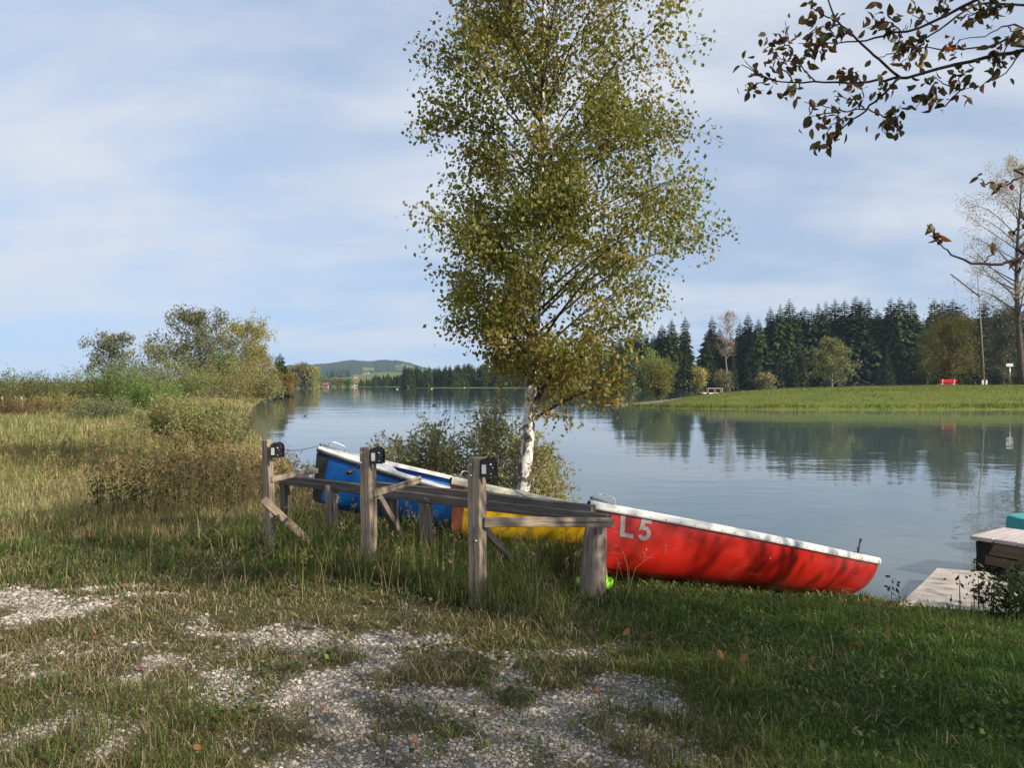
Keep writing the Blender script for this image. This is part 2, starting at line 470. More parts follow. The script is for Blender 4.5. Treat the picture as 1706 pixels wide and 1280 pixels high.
def path_strip(x, y):
    """grey gravel path over the peninsula"""
    cy_ = np.interp(x, [10, 12.5, 15, 18, 21, 24, 28, 34, 42, 60, 140], [84.5, 84.5, 85.0, 86.5, 88.5, 89.8, 90.0, 89.3, 88.6, 88.5, 88])
    w = np.interp(x, [10, 14, 20, 26, 40], [3.6, 2.8, 1.7, 0.9, 0.7])
    return 1 - sst(np.abs(y - cy_), w * 0.8, w * 1.25)
def H(x, y):
    x = np.asarray(x, float); y = np.asarray(y, float)
    d = sd_poly(x, y, NEAR) + (fbm(x, y, 1.6, 3, 3) - 0.5) * 0.35
    z1 = np.interp(d, [-40, -3, -0.5, 0, 0.3, 1.6, 2.6, 4, 8, 30, 120, 400], [-4, -1.5, -0.85, -0.65, -0.60, -0.40, -0.20, -0.03, 0.03, 0.08, 0.5, 2.5])
    z1 = z1 + np.where(d > 0, (fbm(x, y, 1.1, 5, 3) - 0.5) * 0.07 * np.clip(d, 0, 1) + (fbm(x, y, 9, 9, 2) - 0.5) * 0.22 * sst(d, 3, 9) * sst(np.hypot(x, y), 9, 16), 0)
    dp = sd_poly(x, y, PEN) + (fbm(x, y, 5, 31, 3) - 0.5) * 0.8
    cap = np.interp(x, [10, 14, 18, 24, 32, 46, 140], [0.35, 0.8, 1.25, 1.78, 2.05, 2.34, 2.4])
    rise = np.interp(dp, [0, 0.4, 3, 8, 14, 24], [0, 0.10, 0.36, 0.72, 0.93, 1.0])
    back = np.interp(y, [90, 96, 103], [1, 1, 1])
    z2 = np.where(dp > 0, WATER + cap * rise * back + (fbm(x, y, 4, 41, 3) - 0.5) * 0.10 * sst(dp, 0, 4), WATER + np.clip(dp, -20, 0) * 0.25)
    df = sd_poly(x, y, FARP)
    r = np.hypot(x, y)
    z3 = np.where(df > 0, WATER + np.interp(df, [0, 3, 30, 400, 1000, 2000], [0, 0.12, 0.45, 1.4, 2.2, 3.0]), WATER + np.clip(df, -30, 0) * 0.2)
    ang = np.degrees(np.arctan2(x, y))
    mead = 28 * np.exp(-((ang + 8.6) / 4.6) ** 2) * np.clip((r - 640) / 1260, 0, 1)
    z3 = z3 + np.where(df > 0, mead, 0)
    return np.maximum(np.maximum(z1, z2), z3)
def px_ground(px, py, z=0.0):
    D = (EYE - z) * F / (py - 640.0)
    return ((px - 853.0) / F * D, D)
GRAV = [px_ground(*p) for p in [(-260, 985), (0, 1000), (150, 1000), (260, 1025), (380, 1075), (560, 1085), (700, 1105), (800, 1140), (920, 1175), (1000, 1220), (1060, 1300), (1160, 1500), (420, 1500), (270, 1290), (190, 1210), (90, 1130), (-40, 1085), (-300, 1075)]]
def gravel_mask(x, y):
    d = sd_poly(x, y, GRAV)
    n = fbm(x, y, 0.75, 21, 4)
    n2 = fbm(x, y, 2.2, 51, 2)
    n3 = fbm(x, y, 0.26, 151, 3)
    v = np.minimum(d / 0.7, 0.9) + (n - 0.5) * 4.2 + (n3 - 0.5) * 4.6 + (n2 - 0.5) * 1.8 - 0.5
    return sst(v, -1.3, 1.25)

nr, na = 500, 460
rr = np.concatenate([np.linspace(0.15, 14, 170), 14 * 10.0 ** (np.arange(1, 231) / 230.0), 140 * (6000 / 140.0) ** (np.arange(1, 101) / 100.0)])
aa = np.concatenate([np.radians(np.linspace(-46, 46, 380)), np.radians(np.linspace(46, 314, na - 380 + 2)[1:-1])])
RRg, AAg = np.meshgrid(rr, aa, indexing='ij')
X = (RRg * np.sin(AAg)).ravel(); Y = (RRg * np.cos(AAg)).ravel()
Z = H(X, Y)
nr = len(rr); na = len(aa)
i = np.arange(nr - 1)[:, None] * na; k = np.arange(na)[None]
q = np.stack([i + k, i + na + k, i + na + (k + 1) % na, i + (k + 1) % na], -1).reshape(-1, 4)[:, ::-1]
V = np.vstack([np.stack([X, Y, Z], -1), [[0, 0, float(H(np.array([0.]), np.array([0.]))[0])]]])
k = np.arange(na)
cfan = np.stack([np.full(na, nr * na), k, (k + 1) % na], -1)[:, ::-1]
VX, VY = V[:, 0], V[:, 1]
rV = np.hypot(VX, VY)
nearland = sd_poly(VX, VY, NEAR)
penland = sd_poly(VX, VY, PEN)
farland = sd_poly(VX, VY, FARP)
zone = np.zeros((len(V), 3), np.float32)
zone[:, 0] = np.where(rV < 14, gravel_mask(VX, VY), 0) + np.where(penland > -0.5, path_strip(VX, VY), 0)
zone[:, 1] = np.where(nearland > 0, sst(rV, 7, 13) * sst(-VX, 0.5, 4), 0)     # dry meadow
zone[:, 2] = np.where((penland > -1), 1.0, 0) + np.where(farland > 0, 1.0, 0)  # mown green
me = mesh_np('ground', V, [q, cfan], None, zone, True)

def ground_mat():
    m, nt, out = newmat('ground_soil'); x = NT(nt)
    zc = x.n('ShaderNodeAttribute', attribute_name='Col').outputs[0]
    sp = x.n('ShaderNodeSeparateColor', {0: zc})
    g, dry, mown = sp.outputs[0], sp.outputs[1], sp.outputs[2]
    v = x.coords('Object')
    n1 = x.noise(v, 3.0, 8, 0.7); n2 = x.noise(v, 0.35, 4, 0.6); n3 = x.noise(v, 45.0, 4, 0.7)
    soil = x.mix(x.ramp(n1, 0.35, 0.7), (0.045, 0.036, 0.022), (0.085, 0.075, 0.035))
    soil = x.mix(x.ramp(n3, 0.35, 0.7, 0, 0.5), soil, (0.06, 0.07, 0.022))
    drc = x.mix(x.ramp(n1, 0.3, 0.7), (0.22, 0.165, 0.075), (0.14, 0.13, 0.045))
    grn = x.mix(x.ramp(n2, 0.3, 0.72), (0.095, 0.13, 0.022), (0.15, 0.16, 0.034))
    grn = x.mix(x.ramp(n1, 0.4, 0.75, 0, 0.55), grn, (0.055, 0.10, 0.012))
    gr = x.mix(x.ramp(n3, 0.3, 0.7), (0.125, 0.108, 0.085), (0.25, 0.225, 0.19))
    c = x.mix(dry, soil, drc)
    c = x.mix(mown, c, grn)
    c = x.mix(x.m('MINIMUM', g, 1.0), c, gr)
    b = x.n('ShaderNodeBsdfPrincipled', {'Base Color': c, 'Roughness': 0.95, 'Specular IOR Level': 0.15})
    nt.links.new(x.bump(x.m('ADD', n3, x.m('MULTIPLY', n1, 0.6)), 0.8, 0.02), b.inputs['Normal'])
    nt.links.new(b.outputs[0], out.inputs[0])
    return m
me.materials.append(ground_mat())
tag(link('ground', me), 'grassy and gravelly lake shore with meadow, peninsula and far banks', 'ground', None, 'structure')

# ------------------------------------------------------------------ water
def water_mat():
    m, nt, out = newmat('lake_water'); x = NT(nt)
    v = x.coords('Object')
    w1 = x.noise(x.n('ShaderNodeMapping', {'Vector': v, 'Scale': (0.55, 1.0, 1), 'Rotation': (0, 0, 0.25)}).outputs[0], 1.5, 3, 0.5, 0.3)
    w2 = x.noise(v, 0.22, 3, 0.5)
    w3 = x.noise(x.n('ShaderNodeMapping', {'Vector': v, 'Scale': (0.25, 1.0, 1)}).outputs[0], 0.12, 3, 0.5)
    cd = x.n('ShaderNodeTexCoord').outputs['Object']
    h = x.m('MULTIPLY', w1, x.ramp(w3, 0.35, 0.65, 0.45, 1.3))
    n = x.n('ShaderNodeBump', {'Height': h, 'Strength': 1.0, 'Distance': 0.0062}).outputs[0]
    n = x.n('ShaderNodeBump', {'Height': w2, 'Strength': 1.0, 'Distance': 0.02, 'Normal': n}).outputs[0]
    b = x.n('ShaderNodeBsdfPrincipled', {'Base Color': (0.072, 0.102, 0.101, 1), 'Roughness': 0.012, 'IOR': 1.333, 'Normal': n})
    nt.links.new(b.outputs[0], out.inputs[0])
    return m
wv = np.array([[-2500, -300, WATER], [2500, -300, WATER], [2500, 2500, WATER], [-2500, 2500, WATER]], float)
tag(link('water', mesh_np('water', wv, [np.array([[0, 1, 2, 3]])], water_mat())), 'calm blue lake reflecting the sky and the spruce wood', 'lake', None, 'structure')

# ------------------------------------------------------------------ hills
def hills_mat():
    m, nt, out = newmat('wooded_hills'); x = NT(nt)
    v = x.coords('Object')
    n1 = x.noise(x.n('ShaderNodeMapping', {'Vector': v, 'Scale': (1, 0.35, 1.6)}).outputs[0], 0.0026, 4, 0.6)
    n2 = x.noise(v, 0.05, 3, 0.6)
    c = x.mix(x.ramp(n2, 0.3, 0.7), (0.018, 0.032, 0.014), (0.05, 0.058, 0.022))
    c = x.mix(x.ramp(n1, 0.645, 0.66), c, (0.13, 0.17, 0.035))
    b = x.n('ShaderNodeBsdfPrincipled', {'Base Color': c, 'Roughness': 1.0, 'Specular IOR Level': 0.0})
    nt.links.new(b.outputs[0], out.inputs[0])
    return m
hm = hills_mat()
def ridge(D0, D1, pts, seed, nx=700, ny=26):
    pts = np.array(pts, float)
    px = np.linspace(pts[0, 0], pts[-1, 0], nx)
    top = np.interp(px, pts[:, 0], pts[:, 1])
    top = top + (fbm(px, px * 0, 60, seed, 4) - 0.5) * 5 + (fbm(px, px * 0, 6, seed + 3, 3) - 0.5) * 1.6
    V = []
    for j in range(ny):
        u = j / (ny - 1.0); D = D0 + (D1 - D0) * u
        zt = EYE + (640 - top) / F * D1
        prof_ = np.sin(min(u * 1.0, 1) * np.pi / 2) ** 0.9
        zz_ = -3 + (zt + 3) * prof_ + (fbm(px * 3, px * 0 + j * 9, 70, seed + 9, 4) - 0.5) * 0.14 * np.maximum(zt, 5) * np.sin(u * np.pi) + (RNG.random(nx) - 0.5) * 3.0 * (u > 0.2)
        V.append(np.stack([(px - 853) / F * D, np.full(nx, D), zz_], -1))
    # back side, so that the ridge has depth
    V.append(np.stack([(px - 853) / F * (D1 + 900), np.full(nx, D1 + 900), np.full(nx, -5.0)], -1))
    return np.vstack(V), grid_faces(ny + 1, nx)
Vh, Fh = ridge(2300, 3900, [(-500, 637), (-100, 637), (120, 636), (300, 632), (430, 617), (490, 610), (560, 605), (590, 602), (610, 604), (640, 602), (670, 604), (700, 612), (760, 625), (860, 634)], 5)
tag(link('hills', mesh_np('hills', Vh, Fh[:, ::-1], hm, None, True)), 'long wooded blue hills beyond the far end of the lake', 'hills', None, 'structure')
Vh, Fh = ridge(900, 1500, [(1000, 637), (1200, 612), (1300, 590), (1480, 560), (1600, 540), (1720, 522), (1900, 500), (2300, 500), (2800, 580)], 15)
tag(link('hills', mesh_np('hills', Vh, Fh[:, ::-1], hm, None, True)), 'dark wooded hill rising behind the spruce wood', 'hills', None, 'structure')

# ------------------------------------------------------------------ boats
def halfb(t):
    bow = np.sin(np.clip(t / 0.55, 0, 1) * np.pi / 2) ** 0.85
    st = 1 - 0.22 * np.clip((t - .55) / .45, 0, 1) ** 2
    end = np.sqrt(np.clip(1 - np.clip((t - .88) / .12, 0, 1) ** 2.6, 0, 1))
    return bow * st * end
def sheer(t): return 0.12 * (1 - t) ** 2 + 0.03 * t ** 2
def keelz(t, D):
    return -D + 0.04 * np.clip(1 - t / .3, 0, 1) ** 2 + (D - .10) * np.clip((t - .8) / .2, 0, 1) ** 2.4
def rowing_boat(bowpx, bowD, L, B, D, yaw, pitch, roll, hullm, rimm, innerm, label, stemm, rimdark=False, letters=False, deckm=None, lip=0.062):
    P0 = W(bowpx[0], bowpx[1], bowD)
    ax = np.array([math.cos(yaw) * math.cos(pitch), math.sin(yaw) * math.cos(pitch), -math.sin(pitch)])
    lat = np.array([-math.sin(yaw), math.cos(yaw), 0.])
    up = np.cross(ax, lat)
    lat2 = lat * math.cos(roll) - up * math.sin(roll)
    up2 = up * math.cos(roll) + lat * math.sin(roll)
    Mx = np.array([ax, lat2, up2])
    org = P0 - up2 * 0.12
    root = thing('rowing_boat', label, 'boat', org, 'rowing boats pulled up on the bank')
    root.rotation_euler = Matrix(Mx.T.tolist()).to_euler()
    dm = deckm or rimm
    def add(name, parts, mat, smooth=False):
        return obj(name, parts, mat, root, (0, 0, 0), smooth)
    # --- hull: outer skin and inner skin
    t = np.concatenate([np.linspace(0, .06, 5)[:-1], np.linspace(0.06, .86, 30)[:-1], np.linspace(.86, 1, 16)])
    ns = 13
    def skin(off):
        b = np.maximum(halfb(t) * B - off, 0.0 if off == 0 else 0.002); zk = keelz(t, D) + off; zg = sheer(t)
        zk = np.minimum(zk, zg - 0.02)
        a = np.linspace(-1, 1, 2 * ns - 1) * np.pi / 2
        y = np.sign(a)[None] * b[:, None] * np.abs(np.sin(a))[None] ** 0.6
        z = zk[:, None] + (zg - zk)[:, None] * (1 - np.cos(a))[None]
        xx = np.repeat((t * L)[:, None], len(a), 1)
        # the stem rakes: lower points of the bow sit further aft
        xx = xx + np.clip(1 - t / 0.12, 0, 1)[:, None] * np.cos(a)[None] * 0.10
        if off: xx = np.clip(xx, 0.03, L - 0.03)
        return np.stack([xx, y, z], -1)
    So = skin(0.0); Si = skin(0.022)
    m_, n_ = So.shape[:2]
    h = add('hull', (So.reshape(-1, 3), grid_faces(m_, n_)), hullm, True)
    add('inner_shell', (Si.reshape(-1, 3), grid_faces(m_, n_)[:, ::-1]), innerm, True)
    # --- gunwale: moulded rim with an outer lip, swept around both sides
    prof_ = np.array([(-0.012, -lip), (0.020, -lip + 0.002), (0.026, -lip + 0.014), (0.026, -0.008), (0.016, 0.006), (-0.02, 0.010), (-0.085, 0.012), (-0.095, 0.004), (-0.095, -0.03), (-0.085, -0.034)])
    rim = []
    for sgn in (-1, 1):
        b = halfb(t) * B
        tx = np.gradient(t * L); ty = np.gradient(b)
        ln = np.hypot(tx, ty); nx_, ny_ = -ty / ln, tx / ln      # outward normal for +y side
        nx_ = np.where(t < 0.01, -0.5, nx_)
        rows = []
        for (o, z) in prof_:
            oo = np.where(o < 0, np.maximum(o, -b * 0.98 - 0.0005), o)
            rows.append(np.stack([t * L + nx_ * oo, sgn * np.maximum(b + ny_ * oo, 0.0), sheer(t) + z], -1))
        G = np.stack(rows, 1)
        m2, n2 = G.shape[:2]
        f = grid_faces(m2, n2)
        f = np.vstack([f, np.stack([np.arange(m2 - 1) * n2 + n2 - 1, np.arange(m2 - 1) * n2, np.arange(1, m2) * n2, np.arange(1, m2) * n2 + n2 - 1], -1)])
        rim.append((G.reshape(-1, 3), f if sgn < 0 else f[:, ::-1]))
    rm = add('gunwale', rim, rimm, True)
    rm.data.polygons.foreach_set('use_smooth', [False] * len(rm.data.polygons))
    if rimdark:
        for sgn in (-1, 1):
            b = halfb(t) * B
            tt = t[:-8]; P = np.stack([tt * L, sgn * (b[:-8] + 0.016), sheer(tt) - lip - 0.013], -1)
            add('rubbing_strake', tube(P, 0.015, 8), M['rubber'], True)
    # rivets along the rim
    riv = []
    for tt in np.linspace(0.05, 0.93, 28):
        for sgn in (-1, 1):
            b = float(halfb(np.array([tt]))[0]) * B
            riv.append(ball((tt * L, sgn * (b + 0.027), float(sheer(np.array([tt]))[0]) - 0.040), 0.006, 7, 5))
    add('rivets', riv, M['chain'], True)['kind'] = 'stuff'
    # foredeck
    td = np.linspace(0.0, 0.20, 12); b = np.maximum(halfb(td) * B - 0.03, 0.001)
    u = np.linspace(-1, 1, 9)
    Dk = np.stack([np.repeat((td * L + 0.03)[:, None], 9, 1), u[None] * b[:, None], (sheer(td) + 0.009)[:, None] + 0.02 * (1 - u[None] ** 2) * (td / 0.2)[:, None]], -1)
    Db = Dk.copy(); Db[..., 2] -= 0.02
    dparts = [(Dk.reshape(-1, 3), grid_faces(12, 9)), (Db.reshape(-1, 3), grid_faces(12, 9)[:, ::-1])]
    add('foredeck', dparts + [box(((td[-1] * L) + 0.032, 0, float(sheer(0.2)) - 0.045), (0.02, 2 * b[-1], 0.10))], dm, True)
    for tt in (0.46, 0.74):
        bb = float(halfb(np.array([tt]))[0]) * B
        bevel(add('thwart', box((tt * L, 0, -0.15), (0.26, 2 * bb - 0.09, 0.03)), M['plank']), 0.006)
    # stern deck
    td = np.linspace(0.90, 0.985, 8); b = np.maximum(halfb(td) * B - 0.02, 0.001)
    Dk = np.stack([np.repeat((td * L)[:, None], 9, 1), u[None] * b[:, None], np.repeat((sheer(td) + 0.008)[:, None], 9, 1)], -1)
    add('stern_deck', (Dk.reshape(-1, 3), grid_faces(8, 9)), dm, False)
    # stem guard: dark band up the stem
    ts = np.linspace(0, 0.028 if stemm is not None else 0.01, 4)
    if stemm is not None:
        gs = []
        for sgn in (-1, 1):
            a = np.linspace(0.05, 1, 12) * np.pi / 2
            b = halfb(ts) * B; zk = keelz(ts, D); zg = sheer(ts) - 0.066
            y = sgn * (b[:, None] * np.sin(a)[None] ** 0.6 + 0.004)
            z = zk[:, None] + (zg - zk)[:, None] * (1 - np.cos(a))[None]
            xx = np.repeat((ts * L)[:, None], len(a), 1) + np.clip(1 - ts / 0.12, 0, 1)[:, None] * np.cos(a)[None] * 0.10
            G = np.stack([xx - 0.004, y, z], -1)
            f = grid_faces(*G.shape[:2])
            gs.append((G.reshape(-1, 3), f if sgn > 0 else f[:, ::-1]))
        add('stem_guard', gs, stemm, True)
    # bow handle, bent from steel rod
    z0 = 0.12
    pth = smooth_path([(0.10, 0, z0), (0.10, 0, z0 + .055), (0.125, 0, z0 + .085), (0.19, 0, z0 + 0.085), (0.27, 0, z0 + .07), (0.30, 0, z0 + .045), (0.30, 0, z0 - .01)], 22)
    add('bow_handle', tube(pth, 0.0065, 8), M['steel'], True)
    # chain lying on the foredeck
    ch = []
    cp = smooth_path([(0.02, 0.0, 0.145), (0.05, 0.02, 0.15), (0.10, -0.02, 0.145), (0.2, 0.015, 0.14), (0.33, 0.0, 0.135), (0.46, 0.03, 0.115), (0.60, 0.05, 0.10)], 34)
    for i in range(33):
        c = (cp[i] + cp[i + 1]) / 2; d = nrm(cp[i + 1] - cp[i]); s = nrm(np.cross(d, [0, 0, 1])); v = np.cross(s, d)
        w = s if i % 2 else v
        a = np.linspace(0, 2 * np.pi, 9)[:-1]
        ring = c + d * (0.013 * np.cos(a))[:, None] + w * (0.008 * np.sin(a))[:, None]
        ch.append(tube(np.vstack([ring, ring[:1]]), 0.0032, 5, False))
    ch.append(ball((0.025, 0, 0.152), (0.03, 0.022, 0.018), 9, 6))
    add('chain', ch, M['chain'], True)
    # keel strip
    tk = np.linspace(0.05, 0.93, 30)
    add('keel_strip', tube(np.stack([tk * L + np.clip(1 - tk / .12, 0, 1) * .1, 0 * tk, keelz(tk, D) - 0.008], -1), 0.014, 6), hullm, True)
    # rowlock pin
    bb = float(halfb(np.array([0.80]))[0]) * B
    for sgn in ((-1,) if letters else ()):
        rl = [tube([(0.80 * L, sgn * (bb - 0.03), 0.03), (0.81 * L, sgn * (bb - 0.032), 0.12), (0.817 * L, sgn * (bb - 0.035), 0.19)], [0.011, 0.011, 0.013], 8),
              box((0.80 * L, sgn * (bb - 0.03), 0.037), (0.10, 0.04, 0.012)),
              tube([(0.80 * L - 0.012, sgn * (bb - 0.03), 0.09), (0.80 * L + 0.03, sgn * (bb - 0.03), 0.085)], 0.006, 6)]
        add('rowlock', rl, M['winch'], True)
    if letters:
        # the registration painted on the near bow side, following the curve of the hull
        h_ = 0.185
        def onhull(uv, x0):
            uv = np.asarray(uv, float)
            xl = x0 + uv[:, 0] * h_ * 0.98; zl = -0.175 + uv[:, 1] * h_ + 0.04 * (1 - xl)
            tt = xl / L
            b = halfb(tt) * B; zk = keelz(tt, D); zg = sheer(tt)
            ca = np.clip(1 - (zl - zk) / (zg - zk), 0, 1)
            xl = xl + np.clip(1 - tt / 0.12, 0, 1) * ca * 0.10
            return np.stack([xl, -(b * np.sqrt(1 - ca * ca) ** 0.6 + 0.004), zl], -1)
        def strip(A, Bp, n=10):
            A = np.asarray(A, float); Bp = np.asarray(Bp, float)
            if len(A) == 2:
                s = np.linspace(0, 1, n)[:, None]
                A = A[0] * (1 - s) + A[1] * s; Bp = Bp[0] * (1 - s) + Bp[1] * s
            n = len(A); w = np.linspace(0, 1, 5)[None, :, None]
            G = A[:, None] * (1 - w) + Bp[:, None] * w
            return G.reshape(-1, 2), grid_faces(n, 5)
        def glyph(strips, x0):
            return [(onhull(g, x0), f) for g, f in strips]
        Lg = [strip([(0, 0), (0, 1)], [(.22, 0), (.22, 1)]), strip([(.22, 0), (.66, 0)], [(.22, .2), (.66, .2)])]
        a = np.radians(np.linspace(128, -152, 22))
        cc = np.array([.34, .33])
        outer = cc + np.stack([.34 * np.cos(a), .335 * np.sin(a)], -1); inner = cc + np.stack([.135 * np.cos(a), .145 * np.sin(a)], -1)
        Fg = [strip([(.14, .80), (.64, .80)], [(.14, 1.0), (.64, 1.0)]), strip([(.06, .42), (.14, .80)], [(.27, .50), (.335, .80)]), strip(outer, inner)]
        add('lettering', glyph(Lg, 0.235) + glyph(Fg, 0.385), M['grey'], True)
    return root, Mx, org
red = rowing_boat((983, 836), 6.9, 4.123, .655, .466, .636, .224, .11, M['red'], M['white'], M['white'], 'red rowing boat marked L5 with its stern towards the water', None, letters=True)
yel = rowing_boat((753, 797), 7.75, 3.9, .678, .434, .70, .203, .01, M['yellow'], M['cream'], M['yellow'], 'yellow rowing boat with cream rim between the red and the blue boat', M['rust'])
blu = rowing_boat((531, 745), 8.9, 4.09, .682, .52, .457, .253, -.104, M['blue'], M['white'], M['blue'], 'blue rowing boat with white deck and black stem behind the wooden rack', M['rubber'], rimdark=True, lip=0.030)
# stickers on the blue boat's far rim
root, Mx, org = blu
for nm, tt, mt, sz in (('rim_sticker', 0.475, M['bluesticker'], (0.13, 0.05, 0.003)), ('rim_sticker', 0.51, M['grey'], (0.04, 0.04, 0.003))):
    bb = float(halfb(np.array([tt]))[0]) * .682
    obj(nm, box((tt * 4.09, bb - 0.048, float(sheer(tt)) + 0.0145), sz), mt, root)

# ------------------------------------------------------------------ wooden winch rack
RORG = np.array([-0.9, 7.4, -0.03])
rack = thing('boat_rack', 'grey weathered wooden winch rack with three tall posts in front of the boats', 'boat rack', RORG)
def beam(name, p0, p1, w, d, mat, parent=rack, org=RORG, up=(0, 0, 1), rz=None, wob=0.006, bv=0.008, nseg=10):
    """squared timber; local z runs along it so that the grain follows"""
    p0 = np.asarray(p0, float); p1 = np.asarray(p1, float)
    L = np.linalg.norm(p1 - p0); zax = (p1 - p0) / L
    up = np.asarray(up if rz is None else (math.cos(rz), math.sin(rz), 0), float)
    xax = nrm(up - zax * (up @ zax)); yax = np.cross(zax, xax)
    s = np.linspace(0, L, nseg)
    r = np.random.default_rng(abs(hash((round(p0[0], 3), round(p1[1], 3)))) % 99999)
    ox = np.cumsum(r.normal(size=nseg)) * wob * 0.5; oy = np.cumsum(r.normal(size=nseg)) * wob * 0.5
    V = []
    for j in range(nseg):
        k = 1 + r.normal() * 0.012
        V.append(np.array([[-w / 2, -d / 2, 0], [w / 2, -d / 2, 0], [w / 2, d / 2, 0], [-w / 2, d / 2, 0]]) * k + np.array([ox[j] - ox[0], oy[j] - oy[0], s[j]]))
    V = np.vstack(V)
    i = np.arange(nseg - 1)[:, None] * 4; k = np.arange(4)[None]
    q = np.stack([i + k, i + (k + 1) % 4, i + 4 + (k + 1) % 4, i + 4 + k], -1).reshape(-1, 4)
    q = np.vstack([q, [[3, 2, 1, 0]], [[(nseg - 1) * 4 + c for c in (0, 1, 2, 3)]]])
    o = link(name, mesh_np(name, V, q, mat), parent)
    mw = Matrix(np.column_stack([xax, yax, zax]).tolist()).to_4x4()
    mw.translation = Vector((p0 - org).tolist())
    o.matrix_local = mw
    bevel(o, bv)
    return o
def log(name, p0, p1, r0, r1, mat, parent=rack, org=RORG, seed=1):
    p0 = np.asarray(p0, float); p1 = np.asarray(p1, float)
    L = np.linalg.norm(p1 - p0); zax = (p1 - p0) / L
    xax = nrm(np.cross([0.2, 1, 0.1], zax)); yax = np.cross(zax, xax)
    n, m_ = 20, 14
    a = np.arange(n) * 2 * np.pi / n; r = np.random.default_rng(seed)
    lob = 1 + 0.05 * np.sin(a * 3 + r.random() * 6) + 0.035 * np.sin(a * 7 + r.random() * 6) + r.normal(size=n) * 0.02
    V = []
    for j in range(m_):
        u = j / (m_ - 1.0); rad = (r0 + (r1 - r0) * u) * lob
        if j == m_ - 1: rad = rad * 0.93
        V.append(np.stack([rad * np.cos(a), rad * np.sin(a), np.full(n, L * u)], -1))
    V = np.vstack(V + [np.array([[0, 0, L]])])
    i = np.arange(m_ - 1)[:, None] * n; k = np.arange(n)[None]
    q = np.stack([i + k, i + (k + 1) % n, i + n + (k + 1) % n, i + n + k], -1).reshape(-1, 4)
    k = np.arange(n); cp = np.stack([np.full(n, m_ * n), (m_ - 1) * n + k, (m_ - 1) * n + (k + 1) % n], -1)
    o = link(name, mesh_np(name, V, [q, cp], mat, None, True), parent)
    mw = Matrix(np.column_stack([xax, yax, zax]).tolist()).to_4x4()
    mw.translation = Vector((p0 - org).tolist())
    o.matrix_local = mw
    return o
def gz(x, y): return float(H(np.array([x]), np.array([y]))[0])
# three winch posts: (photo x of the middle, depth, photo y of the top)
posts = [(794, 6.0, 762, -0.62), (613, 6.97, 745, -0.58), (446, 7.7, 733, -0.66)]
PW = []
for i_, (px, D, ty, rz) in enumerate(posts):
    top = W(px, ty, D); base = np.array([top[0] + 0.012, top[1], gz(top[0], top[1]) - 0.25])
    if i_ == 2: base[0] += 0.035
    w_ = 0.105 if i_ < 2 else 0.082
    beam('post', base, top, w_, w_ * (1.0 if i_ < 2 else 0.8), M['post'], rz=rz + 0.10)
    # chamfer step below the winch as on the real posts: a thicker lower half
    PW.append((top, base, rz))
# double rail
RL = W(473, 797, 8.9); RRr = W(1006, 862, 6.42)
def railp(u, dz=0.0, off=0.0):
    d = RRr - RL; n = nrm(np.array([-d[1], d[0], 0])) * off
    return RL + d * u + np.array([0, 0, dz]) + n
# front timber (lower) in two lengths and back timber (higher), the lap sits left of the middle post
beam('rail', railp(-0.01, -0.02, -0.0), railp(0.335, -0.02, 0.0), 0.10, 0.075, M['rail'])
beam('rail', railp(0.31, 0.018, 0.078), railp(0.965, 0.022, 0.078), 0.085, 0.075, M['rail'])
beam('rail', railp(0.338, -0.03, 0.0), railp(1.012, -0.012, 0.0), 0.085, 0.072, M['rail'])
# support posts under the rail: (u, kind, r)
def support(px, topy, D, basepx, r0, r1, seed, sq=False):
    t_ = W(px, topy, D); b_ = np.array([(basepx - 853) / F * D, D, gz((basepx - 853) / F * D, D) - 0.2])
    if sq: beam('support', b_, t_, r0, r1, M['rail'], rz=-0.65)
    else: log('support', b_, t_, r0, r1, M['log'], seed=seed)
support(473, 803, 8.9, 478, 0.085, 0.075, 1, True)
support(552, 808, 8.42, 556, 0.075, 0.065, 2)
support(651, 822, 7.98, 662, 0.085, 0.08, 3, True)
support(708, 829, 7.66, 717, 0.075, 0.066, 4)
support(993, 878, 6.46, 986, 0.118, 0.088, 5)
# struts from the posts to the rail
beam('strut', W(452, 799, 7.66), W(527, 786, 8.68), 0.055, 0.035, M['post'])
beam('strut', W(622, 823, 6.93), W(700, 798, 7.62), 0.06, 0.035, M['post'])
beam('strut', W(806, 871, 5.95), W(1022, 871, 6.33), 0.075, 0.038, M['post'])
# braces down to the ground
beam('brace', W(438, 832, 7.62), W(537, 922, 7.95), 0.075, 0.035, M['post'])
beam('brace', W(629, 826, 7.02), W(672, 905, 7.75), 0.065, 0.06, M['log'])
beam('brace', W(806, 880, 6.05), W(856, 931, 6.55), 0.06, 0.035, M['post'])

